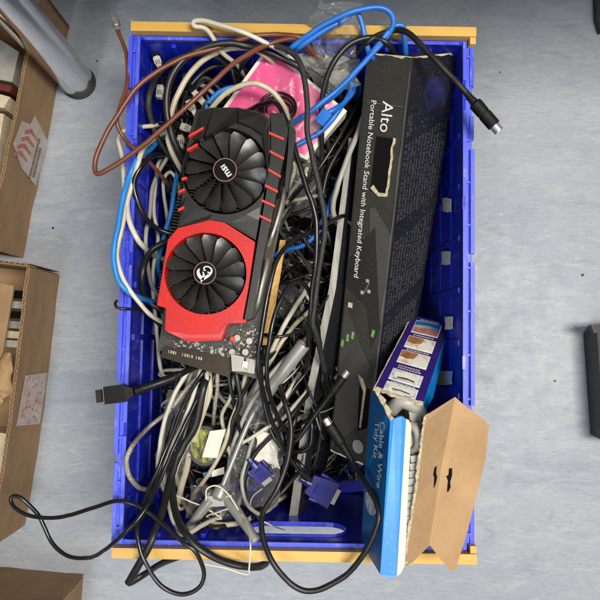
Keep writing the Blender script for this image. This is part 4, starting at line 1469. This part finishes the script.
for k in range(16):
    t = k / 15
    rr_ = .0056 - .0014 * t
    prof += [(t * L_, rr_), ((t + .035) * L_, rr_), ((t + .036) * L_, rr_ - .0007), ((t + .06) * L_, rr_ - .0007)]
lathe(bm, s0_, s1_, prof, 14)
link('strain_relief', bm, M['plugblk'], pl, True, 20)

# round plugs
def round_plug(parent, tip, tail, body_r=.0062, body_l=.03, relief=.018):
    d = (tip - tail).normalized()
    p = tail
    bm = bmesh.new()
    prof = []
    for k in range(6):
        t = k / 6
        prof += [(relief * t, .0032 + .0018 * t), (relief * (t + .1), .0032 + .0018 * t), (relief * (t + .105), .0026 + .0018 * t), (relief * (t + .16), .0026 + .0018 * t)]
    prof += [(relief, body_r * .85), (relief + .002, body_r), (relief + body_l * .45, body_r * .97), (relief + body_l * .46, body_r * .9), (relief + body_l * .5, body_r * .9), (relief + body_l * .51, body_r), (relief + body_l - .001, body_r * .98), (relief + body_l, body_r * .88)]
    lathe(bm, p, p + d, prof, 20)
    b = link('plug', bm, M['plugblk'], parent, True, 25)
    bm = bmesh.new()
    q = p + d * (relief + body_l - .001)
    lathe(bm, q, q + d, [(0, body_r * .74), (.009, body_r * .74), (.009, body_r * .64), (.002, body_r * .6), (.002, .0003)], 24)
    m_ = link('metal_shell', bm, M['metal'], b, True, 30)
    bm = bmesh.new()
    for k in range(6):
        a = 2 * math.pi * k / 6
        s = d.orthogonal().normalized(); t = d.cross(s)
        o = q + (s * math.cos(a) + t * math.sin(a)) * body_r * .36
        lathe(bm, o + d * .002, o + d * .008, [(0, .0005), (.006, .0004)], 6)
    link('pin', bm, M['gold'], m_)
    return b
c_ = cable('black round plug cable reaching over the right rim above the floor', 'black', .0033,
      [(352, 60, .15), (368, 42, .19), (386, 33, .225), (402, 31, .25), (414, 38, .258), (434, 59, .262), (457, 83, .262), (470, 97.5, .262)], name='round_plug_cable', ends='dx')
round_plug(c_, P(498, 130, .262), P(466, 93, .262), .0072, .033, .014)
c_ = cable('black round plug cable looping below the lower yellow bar', 'black', .003,
      [(348, 455, .19), (357, 469, .205), (368, 487, .24), (377, 506, .262), (378, 524, .268), (367, 550, .262), (345, 576, .25), (314, 591, .25), (290, 583, .25), (271, 560, .25), (262.5, 533, .238), (263.5, 512, .226), (276, 490, .215), (286, 466, .21), (291, 440, .208), (290, 420, .205), (284, 400, .2)], name='round_plug_cable', ends='xd')
round_plug(c_, P(322, 413, .200), P(351.5, 460, .198), .0064, .026, .022)
c_ = cable('black round plug cable pointing at the hand slot of the black carton', 'gloss', .0026,
      [(327, 400, .195), (320, 408, .193), (309, 424, .19), (297, 440, .187), (283, 445, .184), (272, 433, .183), (266, 412, .184), (262, 385, .19), (262, 362, .2)], name='round_plug_cable', ends='xd')
round_plug(c_, P(350, 368, .200), P(325, 402, .196), .0052, .022, .014)
# small round plug pin near the bag handled above

cable('black cable arching from the upper bar down to the pile', 'black', .0033,
      [(322, 168, .16), (321.5, 130, .19), (323, 95, .215), (332, 65, .232), (350, 44, .238), (372, 37, .236), (388, 44, .22), (398, 60, .17)])
cable('dusty black cable hanging from the pink box down past the fans', 'dusty', .0033,
      [(262, 46, .2), (274, 46, .225), (290, 51, .235), (302, 67, .24), (306.5, 100, .24), (308, 133, .238), (315, 167, .234), (322, 200, .23), (325, 222, .226), (322, 252, .222), (317, 283, .218), (313, 320, .21), (318, 340, .195), (322, 360, .17)])
cable('glossy black cable falling right of the striped rail', 'gloss', .003,
      [(250, 110, .19), (262, 104, .21), (276, 103, .232), (287, 123, .242), (297, 157, .243), (307, 188, .24), (315, 217, .236), (316, 257, .23), (312, 290, .222), (310, 320, .21), (308, 350, .19)])
for k, (rx, ry, dz, lab) in enumerate(((18, 15, 0, 'outer turn of thin black wire lying on the pink box'), (15, 12, .003, 'middle turn of thin black wire lying on the pink box'), (12, 9, .006, 'inner turn of thin black wire lying on the pink box'))):
    cable(lab, 'gloss', .0016, [(278 + rx * math.cos(a), 108 + ry * math.sin(a) + k, .196 + dz) for a in [R(-200 + q * 22) for q in range(15)]], name='wire_coil', cat='wire', ends='xx')
# blue network leads
c_ = cable('blue network cable arching high over the upper yellow bar', 'blue', .0031,
      [(284, 54, .185), (291, 48, .205), (300, 40, .228), (318, 28, .248), (343, 15.5, .256), (367, 8, .258), (386, 9, .256), (393.5, 21, .25), (386, 38, .24), (364, 63, .23), (340, 87, .22), (317, 107, .215), (293, 123, .205), (280, 133, .19)], name='network_cable', ends='xd')
cable('blue network cable arching just under the highest one', 'blue', .0031,
      [(285, 58, .185), (293, 52, .205), (302, 45, .225), (322, 32, .243), (345, 19, .247), (358, 14, .247)], name='network_cable', ends='xd')
cable('blue network cable dipping behind the black carton corner', 'blue', .0031,
      [(404, 34, .225), (403, 26, .243), (394, 27, .244), (380, 43, .236), (357, 71, .222), (337, 93, .205), (322, 104, .19), (300, 116, .17)], name='network_cable')
c_ = cable('blue network cable ending in a plug on the pink box', 'blue', .0031,
      [(356, 84, .17), (352, 94, .185), (343, 104, .195), (333, 110, .205), (326, 114, .205)], name='network_cable', ends='dx')
pa, pb = P(331, 109, .206), P(318, 124, .199)
ax = (pb - pa).normalized(); ay = Vector((-ax.y, ax.x, 0)).normalized(); az = ax.cross(ay)
bm = bmesh.new()
obox(bm, pa.lerp(pb, .55), ax, ay, az, .017, .0125, .009)
bevel(bm, .0015, 2)
pl = link('plug_boot', bm, M['blue'], c_, True)
bm = bmesh.new()
obox(bm, pb + ax * .004, ax, ay, az, .010, .011, .007)
link('clear_plug', bm, M['bag'], pl)
bm = bmesh.new()
obox(bm, pa.lerp(pb, .7) + az * .0058, ax, ay, az, .012, .004, .0012)
link('latch', bm, M['blue'], pl)
cable('blue network cable lowest of those on the pink box', 'blue', .0031,
      [(290, 150, .185), (303, 142, .187), (320, 132, .19), (335, 115, .195), (347, 98, .19), (352, 86, .175)], name='network_cable')
cable('blue network cable in the gap right of the fans', 'blue', .003,
      [(272, 256, .15), (286, 250, .162), (303, 245, .168), (318, 232, .17), (326, 215, .17), (331, 200, .165)], name='network_cable')
cable('beige cable curved along the slim panel', 'greyc', .0032,
      [(366, 110, .165), (357, 135, .185), (347, 160, .19), (338, 186, .188), (333, 205, .182), (335, 218, .175), (345, 222, .16)])
cable('thin black cable in the gap above the beige one', 'gloss', .0022,
      [(360, 98, .16), (345, 128, .17), (330, 152, .17), (315, 175, .165), (300, 190, .15)])
cable('black cable in the gap beside the thin one', 'black', .0026,
      [(358, 122, .155), (342, 146, .165), (328, 172, .165), (322, 205, .16), (330, 240, .15)])
# loops right of the card
cable('black loop bulging over the gold strip, outer', 'gloss', .0026,
      [(330, 222, .2), (316, 230, .215), (295, 239, .232), (278, 259, .246), (268.5, 290, .25), (263, 323, .25), (258.5, 355, .247), (261, 383, .235), (269, 412, .21), (280, 442, .195), (296, 467, .185), (312, 481, .178)], ends='dx')
cable('black loop bulging over the gold strip, inner', 'gloss', .0026,
      [(318, 330, .185), (313, 302, .205), (304, 285, .225), (290, 286, .235), (277, 307, .242), (270, 334, .244), (267, 368, .24), (270, 395, .225), (282, 425, .2), (296, 436, .19), (310, 420, .18)])
cable('thin black wire bridging to the gold strip', 'gloss', .0018,
      [(318, 312, .2), (310, 325, .21), (294, 333, .222), (276, 337, .228), (264, 335, .22)], name='wire', cat='wire', ends='dx')
cable('thin black cable dropping to the smaller blue plug', 'gloss', .0023,
      [(258, 372, .21), (245, 390, .2), (237, 410, .19), (239, 428, .18), (249, 448, .165), (256, 460, .155)], ends='dx')
cable('black cable making a tall loop left of the smaller blue plug', 'gloss', .0026,
      [(300, 405, .17), (284, 426, .18), (262, 445, .178), (249, 465, .175), (244.5, 488, .172), (249, 508, .16), (262, 512, .15), (276, 492, .15), (287, 465, .155), (292, 440, .15)])
cable('black cable crossing the tripod head', 'black', .0027,
      [(300, 470, .13), (286, 488, .145), (268, 505, .15), (250, 517, .15), (232, 524, .14), (214, 528, .12)])
cable('black cable beside the tall loop, running to the bar', 'gloss', .0026,
      [(296, 418, .165), (287, 445, .165), (276, 473, .16), (262, 500, .15), (250, 520, .13)])
for (x, y, z, sx, sy, ang, lab, scr) in ((260, 472, .172, .020, .023, 52, 'smaller blue monitor plug half covered by clear bag', True), (321, 489, .135, .034, .036, 28, 'larger blue monitor plug resting against the slim panel', True)):
    v_ = empty('monitor_plug', lab, 'plug', 'blue monitor plugs')
    c0_ = P(x, y, z)
    a = R(-ang)
    ax = Vector((math.cos(a), math.sin(a), -.15)).normalized(); ay = Vector((-math.sin(a), math.cos(a), 0)); az = ax.cross(ay)
    bm = bmesh.new()
    hexa(bm, [c0_ - ax * sx * .5 - ay * sy * .36 - az * .006, c0_ + ax * sx * .5 - ay * sy * .5 - az * .006, c0_ + ax * sx * .5 + ay * sy * .5 - az * .006, c0_ - ax * sx * .5 + ay * sy * .36 - az * .006,
              c0_ - ax * sx * .5 - ay * sy * .34 + az * .005, c0_ + ax * sx * .5 - ay * sy * .48 + az * .006, c0_ + ax * sx * .5 + ay * sy * .48 + az * .006, c0_ - ax * sx * .5 + ay * sy * .34 + az * .005])
    bevel(bm, .002, 3)
    hd = link('hood', bm, M['vga'], v_, True)
    bm = bmesh.new()
    lathe(bm, c0_ - ax * (sx * .5 + .012), c0_, [(0, .0038), (.005, .0042), (.0052, .0036), (.007, .0036), (.0072, .005), (.014, .006)], 16)
    link('strain_relief', bm, M['vga'], v_, True)
    for q in (-1, 1):
        bm = bmesh.new()
        o = c0_ + ay * sy * .46 * q + ax * sx * .1
        lathe(bm, o - ax * .012, o + ax * .014, [(0, .003), (.009, .0032), (.0092, .0016), (.026, .0015)], 12)
        link('thumb_screw', bm, M['vga'] if scr else M['metal'], v_, True)
    bm = bmesh.new()
    obox(bm, c0_ + az * .0068, ax, ay, az, sx * .5, sy * .4, .0012)
    bevel(bm, .0005, 1)
    link('raised_ridge', bm, M['vga'], hd)
    bm = bmesh.new()
    obox(bm, c0_ + ax * (sx * .5 + .003), ax, ay, az, .006, sy * .55, .008)
    link('metal_shell', bm, M['metal'], v_)

# left and bottom runs
cable('long thin black cable looping far left over the floor and back', 'gloss', .0023,
      [(204, 372, .2), (191, 392, .2), (182, 410, .2), (163, 457, .205), (144, 503, .225), (137, 530, .245), (143, 558, .25), (160, 584, .248), (183, 594, .246), (199, 588, .245), (204, 573, .246), (196, 552, .25), (182, 541, .25), (160, 521, .242), (138, 506.5, .24), (116, 501, .238), (92, 508, .22), (60, 517.5, .2), (34, 517, .19), (16, 508, .185), (10.5, 500, .183), (14, 495.5, .183), (24, 500, .182), (38, 516, .18), (52, 543, .18), (68, 555.5, .185), (88, 557.5, .2), (108, 548, .23), (128, 530, .25), (145, 510, .245), (160, 480, .225), (178, 440, .21), (192, 410, .2), (206, 385, .19)])
cable('flat twin black cord hooked under the lower yellow bar', 'black', .0030,
      [(203, 388, .2), (196, 425, .195), (183, 447, .19), (173, 470, .195), (172, 490, .21), (177, 518, .235), (188, 536, .252), (206, 552, .254), (228, 563, .246), (250, 567, .236), (263, 565, .215), (266.5, 559, .185), (252, 552, .14), (222, 551, .14), (190, 554, .15), (164, 562, .18), (143, 575, .218), (130, 583, .222)], flat=1.4, ends='dx')
cable('flat black cord with its cut end past the lower left corner', 'black', .0034,
      [(196, 395, .185), (184, 435, .185), (172, 475, .2), (161, 514, .232), (151, 540, .25), (140, 562, .245), (128, 583, .235)], flat=1.25, ends='dx')
cable('black cable running down the left part of the pile', 'gloss', .0028,
      [(200, 382, .185), (180, 408, .185), (168, 440, .18), (160, 470, .185), (150, 500, .2), (140, 520, .21), (131, 528, .2)])
cable('white cable sweeping from the card end to the lower bar', 'white', .0027,
      [(207, 366, .19), (206, 385, .195), (203, 404, .192), (191, 436, .185), (177, 466, .182), (169, 492, .19), (170, 512, .2), (176, 526, .19), (184, 534, .17)])
cable('white flat cable beside the sweeping white one', 'cream', .0026,
      [(209, 370, .185), (209, 392, .188), (202, 415, .183), (194, 440, .175), (186, 470, .16), (178, 500, .14)], flat=1.5)
cable('silver braided cable bowed against the left wall', 'braid', .0027,
      [(198, 376, .18), (184, 392, .185), (168, 412, .185), (149, 427, .18), (132, 446, .178), (127, 466, .178), (135, 484, .175), (150, 489, .165), (164, 480, .15)])
cable('silver braided cable inside the long clear bag', 'braid', .0026,
      [(190, 378, .172), (182, 402, .17), (178, 430, .162), (177, 455, .155), (166, 480, .145)])
cable('second silver braided cable inside the long clear bag', 'braid', .0024,
      [(184, 380, .17), (172, 398, .168), (165, 420, .16), (162, 450, .15), (160, 478, .14)])
cable('short silver braided cable above the white tag', 'braid', .0025,
      [(218, 374, .19), (217, 392, .18), (214, 412, .165), (213, 430, .145)])
cable('white cable inside the clear bag left of the tag', 'white', .0025,
      [(196, 374, .165), (190, 395, .16), (186, 420, .15), (172, 450, .14), (160, 470, .13)])
cable('white cable slanting from the gold strip to the pile', 'white', .003,
      [(306, 290, .15), (296, 305, .165), (284, 325, .172), (272, 350, .172), (260, 378, .165), (246, 414, .155), (233, 448, .14)])
cable('cream cable beside the slanting white one', 'cream', .0028,
      [(304, 316, .15), (294, 326, .16), (280, 344, .165), (268, 366, .16), (252, 392, .15), (240, 420, .14)])
cable('white cable under the tripod legs along the end wall', 'cream', .003,
      [(176, 470, .12), (181, 496, .115), (190, 512, .11), (206, 522, .108), (228, 525, .108), (248, 520, .1), (262, 508, .09)])
cable('white cable next to the left wall below the video cable', 'white', .0026,
      [(190, 368, .19), (176, 392, .195), (166, 418, .192), (160, 445, .188), (158, 470, .18), (166, 492, .17)])
cable('white cable just left of the flat cream one', 'white', .0024,
      [(200, 372, .195), (193, 395, .197), (184, 420, .195), (172, 446, .19), (164, 476, .18), (174, 500, .165)])
cable('white cable between the tag and the tripod stem', 'cream', .0026,
      [(246, 376, .19), (240, 398, .19), (232, 420, .186), (226, 440, .18), (214, 466, .172), (200, 486, .16)])
cable('pale grey cable running beside the hollow tube', 'greyc', .0026,
      [(292, 352, .18), (276, 368, .184), (258, 392, .183), (243, 420, .178), (232, 450, .17), (228, 474, .16)])
cable('white cable passing under the smaller blue plug', 'white', .0026,
      [(290, 390, .165), (276, 412, .172), (262, 440, .168), (250, 470, .16), (240, 500, .15)])
cable('grey cable bent round the right tripod leg', 'greyc', .0024,
      [(256, 430, .165), (248, 455, .172), (242, 480, .176), (246, 502, .176), (258, 514, .165)])
cable('silver braided cable between puck and tripod stem', 'braid', .0024,
      [(234, 378, .185), (230, 398, .184), (222, 416, .18), (226, 440, .176), (232, 460, .17)])
cable('white cable crossing the clear bag towards the slim panel', 'white', .0022,
      [(236, 446, .17), (250, 438, .182), (266, 428, .185), (282, 420, .182), (296, 404, .17)])
cable('black cable arched over the puck and the tag', 'black', .003,
      [(236, 372, .2), (240, 400, .195), (232, 425, .185), (226, 446, .175), (212, 464, .165), (197, 462, .155), (186, 440, .15)])
cable('black cable running under the tube toward the puck', 'gloss', .0028,
      [(284, 372, .165), (262, 396, .165), (246, 420, .16), (236, 440, .155), (225, 470, .14), (212, 485, .13), (195, 478, .125), (188, 462, .12)])
cable('black cable between the flat cords and the puck', 'black', .003,
      [(214, 376, .185), (204, 408, .18), (194, 445, .17), (188, 470, .155), (196, 490, .14), (208, 492, .125)])
cable('black cable dropping from the card end to the paper tag', 'gloss', .0026,
      [(228, 372, .19), (232, 395, .185), (238, 415, .175), (252, 436, .165), (266, 458, .15), (280, 476, .13)])
cable('thin black cable beside the hollow tube', 'gloss', .0022,
      [(306, 372, .16), (290, 395, .165), (280, 420, .165), (286, 450, .165), (300, 472, .16)])
cable('thin white twine looped around the tripod head', 'twine', .0009,
      [(206, 500, .203), (207, 488, .206), (218, 486, .206), (230, 496, .204), (240, 512, .205), (246, 522, .22), (250, 545, .258), (249, 568, .256), (247, 574, .252), (222, 567, .25), (205, 564, .248)], name='twine', cat='string', ends='xx')
cable('thin white twine crossing below the tripod head', 'twine', .0009,
      [(176, 496, .18), (192, 502, .185), (206, 508, .188), (221, 519, .186), (206, 516, .184), (229, 509, .2)], name='twine', cat='string', ends='xx')
cable('thin white twine curled beside the smaller blue plug', 'twine', .0009,
      [(262, 488, .15), (253, 496, .15), (250, 506, .148), (256, 516, .14), (264, 522, .135), (284, 530, .11)], name='twine', cat='string', ends='xx')
# small white connectors with black wires, upper left
for i, (x, y, a, z, lab) in enumerate(((158, 62, 70, .195, 'white power connector highest on the left wall'), (160, 92, 95, .19, 'white power connector left of the thick arch'),
                                  (192, 108, 60, .2, 'white power connector above the upper left red stripe'), (186, 128, 20, .195, 'white power connector level with the upper left red stripe'),
                                  (181, 142, 85, .185, 'white power connector lowest beside the upper fan'), (199, 98, 50, .19, 'white power connector under the brown coax'))):
    v_ = empty('power_connector', lab, 'connector', 'white power connectors')
    c0_ = P(x, y, z)
    a = R(a)
    ax = Vector((math.cos(a), -math.sin(a), .1)).normalized(); ay = Vector((math.sin(a), math.cos(a), 0)); az = ax.cross(ay).normalized()
    bm = bmesh.new()
    obox(bm, c0_, ax, ay, az, .013 + .003 * (i % 3), .006 + .001 * (i % 2), .006)
    bevel(bm, .001, 2)
    for q in (-1, 1):
        obox(bm, c0_ + ay * .0034 * q - ax * .002, ax, ay, az, .008, .0018, .0035)
    link('housing', bm, M['white'], v_)
    bm = bmesh.new()
    for q in range(3):
        o = c0_ + ay * (-.0021 + .0021 * q) + az * .0032
        obox(bm, o + ax * .002, ax, ay, az, .006, .0007, .0006)
    link('terminal_slot', bm, M['dark'], v_)
    bm = bmesh.new()
    rr = random.Random(i)
    for q in range(4):
        o = c0_ + ay * (-.003 + .002 * q) - ax * .0085
        pts = [o + ax * .002, o - ax * .01 + az * .002, o - ax * .024 + Vector((rr.uniform(-.01, .01), rr.uniform(-.01, .01), -.004)), o - ax * .04 + Vector((rr.uniform(-.02, .02), rr.uniform(-.02, .02), -.03))]
        tube(bm, spline(pts, 5), .0009, 6)
    link('wire_bundle', bm, M['gloss'], v_, True)

# ------------------------------------------------------------------ deep tangle at the bottom
bm = bmesh.new()
rr = random.Random(77)
mats = ['black', 'gloss', 'dusty', 'white', 'greyc', 'braid', 'blue']
wts = [34, 32, 10, 10, 4, 5, 2]
def envelope(x, y):
    """highest point the buried cables reach"""
    lx, ly = x - CX, y - CY
    z = .155
    if lx > .03: z = .155 - (lx - .03) * 1.1
    if lx < .05 and ly > .05: z = min(z + .02, .178)
    if lx < -.075 and ly > .13: z = .198 - max(0, -.13 - lx) * 1.2
    if lx > -.075 and ly > .08: z = min(z, .15)
    if ly < -.215: z = min(z, .155 - (-.215 - ly) * 1.6)
    if lx < -.15: z = min(z, .17 - (-.15 - lx) * 1.5)
    if ly < -.14 and lx > .03: z = min(z, .03)
    return max(z, .022)
for k in range(580):
    mi = rr.choices(range(len(mats)), wts)[0]
    r = rr.choice((.0008, .0010, .0012, .0016, .0018, .0022, .0024, .0026, .0031))
    x, y = rr.uniform(-.165, .12), rr.uniform(-.235, .25)
    a = rr.gauss(math.pi / 2, .55) + (math.pi if rr.random() < .5 else 0)
    pts = []
    lay = rr.random() ** .5
    for q in range(rr.randint(5, 9)):
        e = envelope(CX + x, CY + y)
        pts.append(Vector((CX + x, CY + y, .016 + (e - .02) * min(1, lay + rr.uniform(-.12, .12)))))
        st = rr.uniform(.025, .05)
        a += rr.gauss(0, .5)
        nx, ny = x + math.cos(a) * st, y + math.sin(a) * st
        if not -.172 < nx < .135: a = math.pi - a; nx = max(-.172, min(.135, nx))
        if not -.262 < ny < .262: a = -a; ny = max(-.262, min(.262, ny))
        x, y = nx, ny
    pts[0].z = pts[-1].z = .03
    tube(bm, spline(pts, 6), r, 8, 1.0, mi)
tag(link('cable_tangle', bm, [M[m] for m in mats], None, True, 60), kind='stuff', label='dense tangle of buried cables filling the bottom of the crate', cat='cable tangle')

# ------------------------------------------------------------------ light
w = bpy.data.worlds.new('World')
sc.world = w
w.use_nodes = True
bg = w.node_tree.nodes['Background']
bg.inputs['Color'].default_value = (0.82, 0.90, 1.0, 1)
bg.inputs['Strength'].default_value = 0.3
nt = w.node_tree
tc = nt.nodes.new('ShaderNodeTexCoord')
sx = nt.nodes.new('ShaderNodeSeparateXYZ')
nt.links.new(tc.outputs['Generated'], sx.inputs[0])
cr = nt.nodes.new('ShaderNodeValToRGB')
cr.color_ramp.elements[0].position = 0.0
cr.color_ramp.elements[0].color = (0.10, 0.11, 0.13, 1)
cr.color_ramp.elements[1].position = 0.75
cr.color_ramp.elements[1].color = (0.88, 0.94, 1.0, 1)
nt.links.new(sx.outputs['Z'], cr.inputs[0])
nt.links.new(cr.outputs[0], bg.inputs['Color'])

def lamp(name, loc, target, sx, sy, power, col):
    d = bpy.data.lights.new(name, 'AREA')
    d.shape = 'RECTANGLE'
    d.size, d.size_y = sx, sy
    d.energy = power
    d.color = col
    o = bpy.data.objects.new(name, d)
    C.objects.link(o)
    o.location = loc
    o.rotation_euler = (Vector(target) - Vector(loc)).to_track_quat('-Z', 'Y').to_euler()
    return o
lamp('ceiling_lamp', (0.75, 0.0, 2.35), (0.1, 0.0, 0), .45, 1.0, 68, (1.0, 0.955, 0.87))
lamp('ceiling_lamp', (-0.7, -1.3, 2.4), (-0.1, -0.1, 0), .3, 1.2, 22, (0.88, 0.94, 1.0))

sc.view_settings.view_transform = 'Standard'
sc.view_settings.look = 'None'
sc.view_settings.exposure = 0
sc.view_settings.gamma = 1
sc.render.engine = 'CYCLES'
sc.render.resolution_x = 1024
sc.render.resolution_y = 1024
